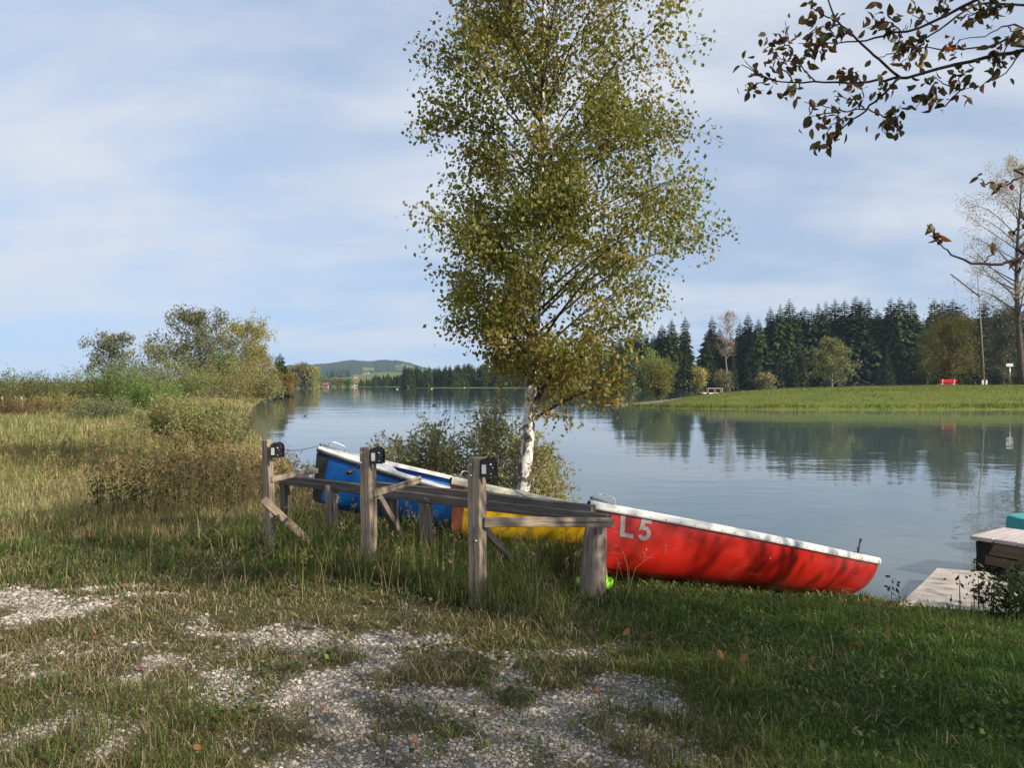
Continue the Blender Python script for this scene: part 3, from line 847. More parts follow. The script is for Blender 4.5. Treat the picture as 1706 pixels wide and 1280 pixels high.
# winches bolted to the right faces of the posts
def winch(i_, px, py, D, cable_to, crank_pts=None):
    c = W(px, py, D)
    rz = PW[i_][2]
    xa = np.array([math.cos(rz + 0.45), math.sin(rz + 0.45), 0.0]); ya = np.array([-xa[1], xa[0], 0]); za = np.array([0, 0, 1.])
    Mw = np.array([xa, ya, za])
    # outline of the side plate: straight below, rounded above
    a = np.radians(np.linspace(0, 180, 15))
    out_ = [(-0.055, -0.065), (0.055, -0.065)] + [(0.055 * math.cos(q_), 0.03 + 0.05 * math.sin(q_)) for q_ in a]
    out_ = np.array(out_); n = len(out_)
    parts = []
    for y in (-0.035, 0.035):
        v = np.vstack([np.column_stack([out_[:, 0], np.full(n, y), out_[:, 1]]), np.column_stack([out_[:, 0], np.full(n, y + 0.006), out_[:, 1]]), [[0, y, 0.0]], [[0, y + 0.006, 0.0]]])
        k = np.arange(n)
        q = np.stack([k, (k + 1) % n, n + (k + 1) % n, n + k], -1)
        f1 = np.stack([np.full(n, 2 * n), (k + 1) % n, k], -1); f2 = np.stack([np.full(n, 2 * n + 1), n + k, n + (k + 1) % n], -1)
        parts.append((v @ Mw + c, [q, np.vstack([f1, f2])]))
    parts.append(box(c + np.array([-0.05, 0.003, 0.0]) @ Mw, (0.008, 0.07, 0.125), Mw))
    w = obj('winch', parts, M['winch'], rack, RORG)
    dr = tube([c + np.array([0, -0.028, .03]) @ Mw, c + np.array([0, 0.032, .03]) @ Mw], 0.03, 12)
    o_ = obj('drum', dr, M['chain'], w, RORG, True)
    obj('label_plate', box(c + np.array([-0.028, -0.0375, -0.006]) @ Mw, (0.032, 0.004, 0.068), Mw), M['sticker'], w, RORG)
    for bo, br_ in (((0.022, -0.038, 0.028), 0.010), ((0.024, -0.038, -0.042), 0.007), ((0.036, -0.038, 0.006), 0.005)):
        obj('bolt', ball(c + np.array(bo) @ Mw, br_, 8, 6), M['steel'], w, RORG, True)
    if crank_pts is not None:
        P = [c + np.array([0.0, 0.0, 0.0])] + [W(*p) for p in crank_pts]
        h0, h1 = P[-2], P[-1]
        cr = [tube(smooth_path(P[:-1], 10), 0.010, 8), tube([h0, h0 * .75 + h1 * .25, h0 * .3 + h1 * .7, h1], [0.012, 0.022, 0.023, 0.013], 10)]
        obj('crank', cr, M['winch'], w, RORG, True)
    if cable_to is not None:
        P = smooth_path(cable_to(c), 24)
        obj('cable', tube(P, 0.0042, 6), M['chain'], w, RORG, True)
    return w
bowb = W(527, 744, 8.9)
winch(2, 462, 751, 7.62, lambda c: [c + [0, .02, .02], W(490, 751, 8.0), W(515, 747, 8.6), bowb], None)
obj('cable_guide', [tube([W(463, 757, 7.6), W(479, 755, 7.75)], 0.006, 6), tube([W(464, 750, 7.7), W(474, 748, 7.85)], 0.005, 6)], M['steel'], rack, RORG, True)
winch(1, 629, 760, 6.9, None, [(612, 764, 7.15), (598, 777, 7.0), (588, 786, 6.9), (577, 788, 6.86)])
winch(0, 814, 780, 5.93, lambda c: [c + [0, .0, .05], c + [0.03, .02, .085], c + [0.075, .03, .06], c + [0.06, .03, -0.02], W(835, 800, 6.2), W(865, 822, 6.5), W(884, 832, 6.8)])
# nail heads and coach bolts on the posts
bl = []
for (px, py, D) in [(784, 775, 5.93), (784, 793, 5.93), (602, 755, 6.9), (601, 771, 6.9), (435, 748, 7.64), (434, 762, 7.64), (793, 902, 5.93), (445, 742, 7.63)]:
    obj('bolt', ball(W(px, py, D), 0.009, 8, 6), M['steel'], rack, RORG, True)

# lime plastic bucket lying behind the log post
c = np.array([W(991, 968, 6.72)[0], 6.72, 0]); c[2] = gz(c[0], c[1]) + 0.02
bk = thing('toy_bucket', 'lime green plastic bucket standing in the grass behind the round post', 'bucket', c)
pr = [(0.0, 0.0), (0.125, 0.0), (0.150, 0.005), (0.155, 0.06), (0.148, 0.062), (0.128, 0.02), (0.118, 0.03), (0.10, 0.12), (0.085, 0.20), (0.075, 0.215), (0.0, 0.215)]
obj('bucket_body', lathe(pr, 28), M['lime'], bk, smooth=True)
obj('rim_band', lathe([(0.095, 0.175), (0.098, 0.178), (0.101, 0.120), (0.106, 0.118)], 28), M['pink'], bk, smooth=True)
a = np.linspace(0, np.pi, 16)
obj('handle', tube(np.stack([0.09 * np.cos(a), 0 * a + 0.0, 0.19 + 0.10 * np.sin(a)], -1), 0.007, 8), M['lime'], bk, smooth=True)

# ------------------------------------------------------------------ dock, slab, teal boat
P0d = np.array([5.43, 9.46, -0.15]); Ad = np.array([.80, .60, 0]); Bd = np.array([.55, -.83, 0]); Bd /= np.linalg.norm(Bd)
dock = thing('wooden_dock', 'wooden landing stage with pale planks on dark posts at the bank', 'dock', P0d)
for j in range(13):
    a0 = P0d + Bd * (j * 0.262 + 0.126) + np.array([0, 0, -0.022 + 0.004 * math.sin(j * 3.1)])
    beam('plank', a0 - Ad * (0.02 * math.sin(j * 5.0)), a0 + Ad * (0.93 + 0.02 * math.sin(j * 2.2)), 0.045, 0.25, M['plank'], dock, P0d, wob=0.001, bv=0.005)
for off in (0.07, 0.80):
    beam('bearer', P0d + Ad * off + Bd * 0.10 + np.array([0, 0, -0.125]), P0d + Ad * off + Bd * 3.3 + np.array([0, 0, -0.125]), 0.15, 0.07, M['beamwood'], dock, P0d, wob=0.001)
beam('cross_bearer', P0d + Bd * 0.16 + Ad * 0.04 + np.array([0, 0, -0.26]), P0d + Bd * 3.1 + Ad * 0.03 + np.array([0, 0, -0.30]), 0.10, 0.06, M['beamwood'], dock, P0d, wob=0.002)
for s_, o_ in ((0.15, 0.13), (0.15, 0.80), (2.0, 0.13), (2.0, 0.8)):
    p = P0d + Bd * s_ + Ad * o_
    beam('dock_post', (p[0], p[1], -1.6), (p[0], p[1], -0.21), 0.20, 0.20, M['darkwood'], dock, P0d, rz=0.64, wob=0.001)

sl_top = [(3.86, 7.92, -.54), (4.45, 8.62, -.51), (4.92, 9.2, -.48), (5.35, 9.02, -.48), (5.3, 8.35, -.51), (4.75, 7.65, -.54)]
sv = np.array(sl_top); n = len(sv)
V = np.vstack([sv, sv - [0, 0, 0.16]])
k = np.arange(n)
o = link('concrete_slab', mesh_np('concrete_slab', V, [np.stack([k, (k + 1) % n, n + (k + 1) % n, n + k], -1)[:, ::-1], np.array([k[::-1]]), np.array([n + k])], M['concrete']))
tag(bevel(o, 0.02), 'pale stained concrete slab at the waterline beside the dock', 'slab')

tb = W(1741, 862, 10.8); tb[2] = WATER + 0.0
teal = thing('pedal_boat', 'teal plastic boat with a dark fender floating beyond the landing stage', 'boat', tb)
sec = np.array([(-0.36, 0.10), (-0.40, 0.2), (-0.37, 0.44), (-0.30, 0.50), (0.30, 0.50), (0.37, 0.44), (0.40, 0.2), (0.36, 0.10)])
rows = []
for u, k_ in ((0, .72), (0.04, .9), (0.15, 1), (1.6, 1.0), (1.8, 0.95), (1.9, .6)):
    rows.append(np.column_stack([np.full(len(sec), -0.36 + u), sec[:, 0] * k_, 0.1 + (sec[:, 1] - 0.1) * (0.85 + 0.15 * k_)]))
G = np.stack(rows)
caps = [np.arange(len(sec))[::-1][None], (len(rows) - 1) * len(sec) + np.arange(len(sec))[None]]
obj('float_body', (G.reshape(-1, 3), [grid_faces(len(rows), len(sec))] + caps), M['teal'], teal)
a = np.linspace(0, 2 * np.pi, 40)
obj('fender', tube(np.stack([0.59 + 1.10 * np.sign(np.cos(a)) * np.abs(np.cos(a)) ** 0.5, 0.48 * np.sign(np.sin(a)) * np.abs(np.sin(a)) ** 0.5, 0 * a + 0.06], -1), 0.085, 10, False), M['navy'], teal, smooth=True)

# ------------------------------------------------------------------ things on the peninsula
def on_pen(px, D): x = (px - 853) / F * D; return np.array([x, D, gz(x, D)])
p = on_pen(1577, 94)
b = thing('park_bench', 'red bench with pale legs on the grassy peninsula', 'bench', p)
Rz = lambda a: np.array([[math.cos(a), math.sin(a), 0], [-math.sin(a), math.cos(a), 0], [0, 0, 1]])
Q = Rz(0.10)
def lb(c, s, tilt=None): return box(np.asarray(c) @ Q, s, (tilt @ Q) if tilt is not None else Q)
tl = np.array([[1, 0, 0], [0, .97, .25], [0, -.25, .97]])
obj('seat', [lb((0, -0.23, .46), (2.1, .14, .05)), lb((0, -0.07, .46), (2.1, .14, .05)), lb((0, .09, .46), (2.1, .13, .05))], M['redbench'], b)
obj('backrest', [lb((0, -.30, .68), (2.0, .045, .15), tl), lb((0, -.36, .86), (2.0, .045, .15), tl)], M['redbench'], b)
for sx in (-0.72, 0.72):
    obj('leg', [lb((sx, -.26, .2), (.13, .12, .46)), lb((sx, .08, .2), (.13, .12, .46)), lb((sx, -0.1, .40), (.11, .42, .06)), lb((sx, -.35, .70), (.07, .05, .5), tl)], M['whitewash'], b)

p = on_pen(1186, 92)
b = thing('picnic_seat', 'small timber shelter seat with white panels and a dark box beside it', 'shelter', p)
hh = 0.92
obj('roof_plank', box((0.32, 0, hh), (1.85, .9, .06)), M['tablewood'], b)
for sx in (-0.52, 0.28, 1.12):
    for sy in (-.35, .35): obj('post', box((sx, sy, hh / 2 - .04), (.06, .06, hh + .02)), M['tablewood'], b)
for sx in (-0.12, 0.70): obj('white_panel', box((sx, -.30, .27), (.70, .04, .30)), M['whitewash'], b)
obj('dark_seat', box((0.30, .05, .40), (1.55, .5, .05)), M['darkplank'], b)
p = on_pen(1172, 91.5)
b = thing('timber_chest', 'dark brown timber box with a white dished lid beside the shelter seat', 'box', p)
V, f = box((0, 0, .22), (1.15, .7, .52)); V[[0, 3, 4, 7], 2] *= 0.85
o = obj('chest_body', (V, f), M['darkplank'], b)
a = np.linspace(np.pi, 2 * np.pi, 12)
v = np.vstack([np.column_stack([0.28 * np.cos(a) + .05, np.full(12, -.36), .50 + .14 * np.sin(a)]), np.column_stack([0.28 * np.cos(a) + .05, np.full(12, -.39), .50 + .14 * np.sin(a)])])
k = np.arange(12)
obj('white_lid', (v, [np.array([k]), np.array([12 + k[::-1]]), np.stack([k[:-1], k[:-1] + 1, 12 + k[1:], 12 + k[:-1]], -1)]), M['whitewash'], b)

p = on_pen(1640, 95)
b = thing('mast', 'tall thin wooden mast with a slanting spar and two white base posts', 'mast', p)
tp = W(1628, 452, 95) - p
obj('pole', tube([(0, 0, 0), tp * 0.5 + [0.05, 0, 0], tp], [0.10, 0.075, 0.05], 8), M['mast'], b, smooth=True)
obj('slanting_spar', tube([W(1584, 457, 94.8) - p, W(1632, 494, 94.85) - p], [0.07, 0.10], 8), M['mastdark'], b, smooth=True)
obj('crosstree', tube([W(1617, 487, 94.8) - p, W(1641, 492, 94.7) - p], 0.055, 8), M['mast'], b, smooth=True)
for dx in (-0.22, 0.22): obj('base_post', box((dx, 0, .42), (.14, .2, .94)), M['whitewash'], b)
obj('stay_wire', [tube([W(1586, 458, 94.8) - p, W(1596, 500, 94.8) - p, W(1600, 530, 94.8) - p], 0.012, 4), tube([W(1618, 487, 94.8) - p, W(1620, 540, 94.8) - p], 0.012, 4), tube([W(1640, 492, 94.7) - p, W(1655, 505, 94.7) - p], 0.02, 4)], M['chain'], b)

p = on_pen(1683, 93)
b = thing('sign_post', 'small grey sign plate on a thin pale pole beside the big tree', 'sign', p)
obj('pole', tube([(0, 0, 0), (-0.05, 0, 2.55)], 0.045, 8), M['steel'], b, smooth=True)
obj('sign_plate', box((-.10, -.05, 2.45), (.80, .04, .36)), M['signplate'], b)

# ------------------------------------------------------------------ far houses
def house(px, py, D, w, l, hw, hr, rot, label, name='farm_house'):
    p = W(px, py, D)
    p[2] = max(gz(p[0], p[1]) - 0.2, p[2] - hw * 0.2) if True else p[2]
    b = thing(name, label, 'house', p, 'houses beyond the lake')
    Qh = Rz(rot)
    bx_ = np.array([[-l / 2, -w / 2], [l / 2, -w / 2], [l / 2, w / 2], [-l / 2, w / 2]])
    V = np.vstack([np.column_stack([bx_, np.full(4, -3.0)]), np.column_stack([bx_, np.full(4, hw)]), [[-l / 2, 0, hw + hr * .93], [l / 2, 0, hw + hr * .93]]]) @ Qh
    obj('wall', (V, [np.array([[0, 1, 5, 4], [2, 3, 7, 6]]), np.array([[1, 2, 6, 9, 5], [3, 0, 4, 8, 7]])]), M['wall'], b)
    e = 0.5
    rf = []
    for s in (-1, 1):
        c = np.array([[-l / 2 - e, s * (w / 2 + e), hw - hr * e / (w / 2)], [l / 2 + e, s * (w / 2 + e), hw - hr * e / (w / 2)], [l / 2 + e, 0, hw + hr], [-l / 2 - e, 0, hw + hr]])
        vv = np.vstack([c, c + [0, 0, .25]]) @ Qh
        rf.append((vv, BOXF))
    obj('roof', rf, M['roof'], b)
    for u in (-.3, 0, .3):
        obj('window', box(np.array([u * l, -w / 2 - .03, hw * .55]) @ Qh, (1.1, .08, 1.3), Qh), M['glass'], b)
house(594, 642.5, 640, 6, 9, 2.0, 2.0, 0.15, 'red roofed farmhouse at the far shore left of the spruce wood')
house(549, 630.5, 1500, 6, 7, 3, 3, 0.3, 'pale barn beside the dark copse high on the far green meadow')
house(610, 626.5, 1700, 6, 12, 3, 3, -0.15, 'red roofed farm at the top of the far green meadow')
house(592, 634.5, 1150, 5, 6, 3, 2.5, 0.5, 'small white house in the middle of the far meadow')
house(543, 644.5, 590, 3, 3.5, 1.8, 1.4, 0.1, 'small boat house with red roof down at the far waterline')

# ------------------------------------------------------------------ birds on the water
def bird(px, py, label, mat, s=1.0):
    D = (EYE - WATER) * F / (py - 640.0)
    p = np.array([(px - 853) / F * D, D, WATER])
    b = thing('water_bird', label, 'bird', p, 'birds on the lake')
    pth = [(-.42, 0, .20), (-.30, 0, .15), (-.05, 0, .10), (.2, 0, .12), (.33, 0, .20), (.36, 0, .36), (.34, 0, .52), (.39, 0, .60), (.47, 0, .585), (.54, 0, .57)]
    rad = [.02, .10, .17, .14, .07, .045, .04, .06, .045, .015]
    V, f = tube(np.array(pth) * s, np.array(rad) * s, 10)
    obj('body', (V, f), mat, b, smooth=True)
    return b
for px, py, l in [(661.5, 649.2, 'white bird farthest to the left on the lake before the spruces'), (719, 648.6, 'brightest white bird on the lake before the spruces'), (773.5, 646.6, 'white bird right of the brightest one on the far water'),
                  (778, 644.8, 'white bird farthest out on the lake'), (801, 644.4, 'small white bird near the far trees right of the others')]:
    bird(px, py, l, M['birdwhite'], 0.85)
bird(724, 676, 'small dark duck alone on the open lake', M['birddark'], 0.75)
bird(508, 693.5, 'small dark duck near the left bank', M['birddark'], 0.28)

# ------------------------------------------------------------------ trees
def spruce(seed, hgt=1.0, wid=0.17, layers=44, ragged=0.35, base=0.04):
    """unit-height spruce: drooping whorls of narrow fronds"""
    r = np.random.default_rng(seed)
    zs = base + (1 - base) * (np.linspace(0, 1, layers) ** 0.92)
    P0, P1, wd_ = [], [], []
    for z in zs:
        qz = 1 - (z - base) / (1 - base) * 0.985
        rad = wid * min(qz ** 0.56, 2.4 * qz + 0.02) * (1 - ragged * r.random() * 0.6)
        rad *= np.interp(z, [base, 0.2, 1], [0.82, 1, 1])
        nb = int(8 + 8 * (1 - z))
        az0 = r.random() * 6.28
        for b_ in range(nb):
            az = az0 + b_ * 6.283 / nb + r.normal() * 0.22
            L = rad * (0.62 + 0.55 * r.random())
            d = np.array([math.cos(az), math.sin(az), 0]); s = np.array([-d[1], d[0], 0])
            tipdz = -L * (0.25 + 0.35 * r.random()) + L * 0.75 * max(0.0, (z - 0.80) / 0.20)
            o = np.array([0, 0, z])
            tip = o + d * L + [0, 0, tipdz]
            P0.append(o + d * L * 0.12); P1.append(tip); wd_.append(L * 0.46)
            for u in (0.35, 0.55, 0.75, 0.92):
                for sg in (-1, 1):
                    c = o * (1 - u) + tip * u
                    e = c + (s * sg * 0.75 + d * 0.45) * L * (0.42 * (1.15 - u)) + [0, 0, -L * (0.10 + 0.22 * r.random())]
                    P0.append(c); P1.append(e); wd_.append(L * 0.27)
    P0, P1, wd_ = np.array(P0), np.array(P1), np.array(wd_)
    n = len(P0); a = P1 - P0
    b_ = nrm(np.cross(a, r.normal(size=(n, 3)) * 0.35 + [0, 0, 1])) * wd_[:, None] * 0.5
    mid = P0 + a * 0.5 + [0, 0, 0.004]
    V = np.stack([P0, mid + b_, P1, mid - b_], 1).reshape(-1, 3)
    i = np.arange(n)[:, None] * 4
    Fa = np.concatenate([i + np.array([[0, 1, 2]]), i + np.array([[0, 2, 3]])])
    c = pick([(0.028, 0.042, 0.008), (0.036, 0.054, 0.010), (0.054, 0.064, 0.012)], n, r, 0.25)
    return (V, Fa, np.repeat(c, 4, 0))
def make_spruce_proto(seed, **k):
    V, Fa, c = spruce(seed, **k)
    tr = tube([(0, 0, -0.03), (0, 0, 0.3), (0, 0, 0.97)], [0.014, 0.010, 0.002], 7)
    return mesh_np('crown', V, Fa, M['needle'], c), mesh_np('trunk', *tr, M['bark'])
SPR = [make_spruce_proto(100 + i_, wid=w_, ragged=rg, base=bs) for i_, (w_, rg, bs) in enumerate([(0.15, .35, .02), (0.18, .45, .02), (0.135, .5, .04), (0.165, .6, .02), (0.20, .4, .015), (0.145, .55, .08)])]
rT = random.Random(4)
def put_spruce(x, y, h, label, group, wscale=1.0, proto=None, cat_='tree', name='spruce_tree'):
    cr, tr = proto or SPR[rT.randrange(len(SPR))]
    b = thing(name, label, cat_, (x, y, gz(x, y) - 0.1), group)
    b.rotation_euler = (rT.gauss(0, .012), rT.gauss(0, .012), rT.random() * 6.28)
    b.scale = (h * wscale, h * wscale, h)
    link('trunk', tr, b); link('crown', cr, b)
    return b
def spruce_at(px, topy, D, label, group, ws=1.0):
    x = (px - 853) / F * D; z = gz(x, D)
    put_spruce(x, D, (640 - topy) / F * D + EYE - z, label, group, ws)
LW = 'tall dark spruce in the front of the wood behind the peninsula'
front = [(1033, 562), (1047, 556), (1062, 548), (1077, 552), (1090, 556), (1103, 541), (1120, 531), (1139, 527), (1176, 556), (1186, 527), (1197, 545), (1232, 536), (1246, 522), (1263, 531), (1284, 511), (1298, 506), (1313, 499),
         (1328, 521), (1340, 511), (1352, 517), (1362, 504), (1379, 503), (1392, 498), (1408, 499), (1424, 494), (1437, 500), (1445, 497), (1459, 514), (1466, 522), (1484, 497), (1500, 496), (1518, 498), (1529, 531), (1557, 498),
         (1573, 500), (1591, 498), (1603, 512), (1640, 497), (1690, 514), (1725, 505), (1760, 500), (1800, 495), (1850, 500)]
for px, ty in front:
    spruce_at(px + rT.gauss(0, 1), ty, 306 + rT.random() * 14, LW, 'tall spruces in the front of the wood', 1.25 + rT.random() * 0.5)
for k_ in range(74):
    px = 1022 + 880 * (k_ + rT.random()) / 74.0
    if 1150 < px < 1170: continue
    spruce_at(px, 520 + np.interp(px, [1022, 1180, 1280], [28, 22, 0]) + rT.random() * 30, 322 + rT.random() * 45, 'lower dark spruce filling the wood behind the peninsula', 'lower spruces in the wood', 1.6 + rT.random() * 0.5)
for k_ in range(56):
    px = 1025 + 850 * (k_ + rT.random()) / 56.0
    spruce_at(px, 575 + rT.random() * 45, 300 + rT.random() * 6, 'small spruce at the waterline of the wood behind the peninsula', 'small spruces at the waterline', 1.1 + rT.random() * 0.5)
for k_ in range(72):
    u = (k_ + rT.random()) / 72.0
    px = 670 + 360 * u
    ty = np.interp(px, [668, 690, 720, 760, 800, 830, 850, 900, 1030], [611, 609, 612, 606, 606, 600, 599, 600, 585]) + rT.gauss(0, 2.4)
    D = 470 + rT.random() * 35
    spruce_at(px, ty, D, 'dark spruce in the long wood on the far shore', 'spruces on the far shore', 1.6 + rT.random() * 0.6)
for k_ in range(26):
    px = 596 + 80 * (k_ + rT.random()) / 26.0
    spruce_at(px, np.interp(px, [596, 625, 672], [633, 626, 625]) + rT.gauss(0, 2.2), 618 + rT.random() * 25, 'small distant spruce at the left end of the far shore wood', 'small distant spruces', 1.5 + rT.random() * 0.6)
# copse on the far meadow: reads as one mass
cv = []
for k_ in range(60):
    px = 545 + 38 * (k_ + rT.random()) / 60.0; D = 1480 + rT.random() * 40
    x = (px - 853) / F * D
    V, f = lathe([(0.1, 0), (3.6, 1), (2.8, 5), (0.05, 11 + 3 * rT.random())], 7)
    cv.append((V + [x, D, 14 + rT.random() * 3], f))
tag(obj('far_copse', cv, paint('dark_copse', (0.02, 0.035, 0.018), 0.95, 0.3, 0.2)), 'dark copse on the far green meadow', 'copse', None, 'stuff')

def grow(r, base, height, limbs, crown, lean=(0, 0), trunk_r=0.12, leaf=0.06, nleaf=6000, cols=((.06, .09, .02),), wts=None, h0=0.25, up=(35, 65), twigs=9, sag=0.15, spread=0.10, jit=0.3, droop=0.35, gravity=0.0, aspect=0.62, trunk_path=None, tn=10, stems=1, limb_k=0.55, leaf_in=0.25, clump=0.3):
    """broadleaf tree; crown(z01, az) -> radius in metres.  Returns wood parts and a leaf cloud, local to base."""
    wood_, tips = [], []
    for s_ in range(stems):
        if trunk_path is not None: tp_ = smooth_path(trunk_path, 16)
        else:
            la = r.random() * 6.28
            sp = 0 if stems == 1 else height * 0.16
            e = np.array([lean[0] + math.cos(la) * sp, lean[1] + math.sin(la) * sp, height * (1 if s_ == 0 else 0.75 + .2 * r.random())])
            b0 = np.array([math.cos(la), math.sin(la), 0]) * (0 if stems == 1 else height * 0.02)
            mid = b0 * .4 + e * 0.5 + np.array([r.normal() * .03 * height, r.normal() * .03 * height, 0])
            tp_ = smooth_path([b0, mid, e], 14)
        rad = trunk_r * (1 - np.linspace(0, 1, len(tp_)) ** 1.1 * 0.93)
        wood_.append(tube(tp_, rad, tn))
        for l in range(limbs):
            f0 = h0 + (0.97 - h0) * (l + r.random()) / limbs
            fi = f0 * (len(tp_) - 1); ii = min(int(fi), len(tp_) - 2)
            p0 = tp_[ii] * (1 - fi + ii) + tp_[ii + 1] * (fi - ii)
            az = l * 2.39996 + r.normal() * 0.4
            el = R(up[0] + (up[1] - up[0]) * (0.3 * r.random() + 0.7 * f0))
            Rr = crown(min(1, p0[2] / height), az) * (0.72 + 0.38 * r.random())
            if Rr < 0.12: continue
            L = Rr / max(0.35, math.cos(el))
            dirv = np.array([math.cos(az) * math.cos(el), math.sin(az) * math.cos(el), math.sin(el)])
            p3 = p0 + dirv * L - np.array([0, 0, sag * L])
            p1 = p0 + dirv * L * 0.5 + r.normal(size=3) * L * 0.05 + np.array([0, 0, 0.04 * L])
            br = smooth_path([p0, p1, p3], 8)
            r0 = rad[ii] * limb_k
            wood_.append(tube(br, np.linspace(r0, max(0.004, r0 * 0.12), 8), 6))
            for t_ in range(twigs + 2):
                u = 0.98 if t_ >= twigs else leaf_in + (1 - leaf_in) * (t_ + r.random()) / twigs
                bi = u * 7; jj = min(int(bi), 6)
                q0 = br[jj] * (1 - bi + jj) + br[jj + 1] * (bi - jj)
                td = nrm(dirv * 0.6 + r.normal(size=3) * 0.75 + np.array([0, 0, -gravity]))
                q1 = q0 + td * L * (0.16 + 0.26 * r.random()) * (1.15 - 0.4 * u)
                q1[2] -= gravity * 0.15 * L
                wood_.append(tube([q0, (q0 + q1) / 2 + r.normal(size=3) * 0.02 * L, q1], [max(0.003, r0 * .14), max(.002, r0 * .09), 0.0015], 4, False))
                tips.append((q0, q1))
    A = np.array([t_[0] for t_ in tips]); Bq = np.array([t_[1] for t_ in tips])
    pw = np.exp(r.normal(size=len(A)) * clump); ix = r.choice(len(A), nleaf, p=pw / pw.sum()); u = r.random(nleaf)[:, None] ** 0.7
    P = A[ix] * (1 - u) + Bq[ix] * u + r.normal(size=(nleaf, 3)) * spread
    cl_ = pick(cols, len(A), r, 0.22, wts)[ix] * 0.55 + pick(cols, nleaf, r, jit, wts) * 0.45
    V, Fa, c = leaf_cards(P, leaf * (0.65 + 0.7 * r.random(nleaf)), cl_, r, droop, aspect)
    return wood_, (V, Fa, c)
def plant_tree(name, label, cat_, base, wood_, leaves, barkm, leafm=None, group=None, crown_name='crown'):
    b = thing(name, label, cat_, base, group)
    obj('trunk', wood_, barkm, b, smooth=True)
    link(crown_name, mesh_np(crown_name, leaves[0], leaves[1], leafm or M['leaf'], leaves[2]), b)
    return b

# --- the birch by the boats
bD = 10.5
bb_ = W(866, 830, bD); bb_[2] = gz(bb_[0], bD) - 0.05
def bpt(px, py, dy=0): return W(px, py, bD) - bb_ + np.array([0, dy, 0])
tpth = [np.array([-0.02, 0, 0]), bpt(873, 800), bpt(880, 730), bpt(884, 660), bpt(891, 560, .05), bpt(896, 450, .05), bpt(899, 330, 0), bpt(903, 200, -.05), bpt(905, 60, 0), bpt(908, -90, 0.05), bpt(905, -260, 0)]
top_z = tpth[-1][2]
ENV = [(655, 0.1, 1.35), (620, 0.25, 1.45), (570, 0.75, 1.5), (520, 1.25, 2.5), (490, 1.45, 2.8), (430, 1.40, 2.25), (380, 1.35, 1.95), (300, 1.30, 1.75), (200, 1.40, 2.0), (100, 1.38, 2.35), (0, 1.4, 2.2), (-100, 1.35, 2.0), (-260, .7, .9)]
ez = np.array([EYE - (e[0] - 640) / F * bD - bb_[2] for e in ENV]); el_ = np.array([e[1] for e in ENV]); er_ = np.array([e[2] for e in ENV])
def birch_crown(z01, az):
    z = z01 * top_z + 0.5
    l_, r_ = np.interp(z, ez, el_), np.interp(z, ez, er_)
    w = 0.5 + 0.5 * math.cos(az)
    if (z < 2.7 and math.cos(az) < 0.15) or (z < 2.35 and math.sin(az) < -0.75): return 0.0
    return (l_ * (1 - w) + r_ * w) * (0.82 + 0.14 * abs(math.cos(az)))
rb = np.random.default_rng(77)
bcols = [(.165, .17, .042), (.125, .145, .036), (.215, .20, .05), (.24, .17, .05), (.30, .21, .05)]
wd_, lv = grow(rb, bb_, top_z, 96, birch_crown, trunk_r=0.098, leaf=0.057, nleaf=68000, cols=bcols, wts=[.34, .34, .17, .09, .06], h0=0.235, up=(20, 58), twigs=13, sag=0.10, spread=0.10, droop=0.5, gravity=0.22, aspect=0.78, trunk_path=tpth, tn=14, limb_k=0.30, leaf_in=0.30, clump=0.5)
# autumn colour: lowest sprays and the very top are browner
zl = lv[0][:, 2]
tb_ = np.clip(sst(zl, 3.0, 1.6) if False else (1 - sst(zl, 1.7, 3.1)) * 0.65 + sst(zl, 6.0, 7.5) * 0.55, 0, 1)
mk = np.repeat((rb.random(len(zl) // 4) < tb_[::4] * .8), 4)
lv[2][mk] = np.repeat(pick([(.23, .14, .04), (.27, .18, .05), (.17, .13, .04)], len(zl) // 4, rb, .25), 4, 0)[mk]
B0_ = thing('birch_tree', 'tall birch with white trunk and yellowing leaves beside the boats', 'tree', bb_)
# trunk (white) and limbs (dark) are separate parts
obj('trunk', [wd_[0]], M['birch'], B0_, smooth=True)
obj('branches', wd_[1:], M['barktwig'], B0_, smooth=True)
link('crown', mesh_np('crown', lv[0], lv[1], M['birchleaf'], lv[2]), B0_)

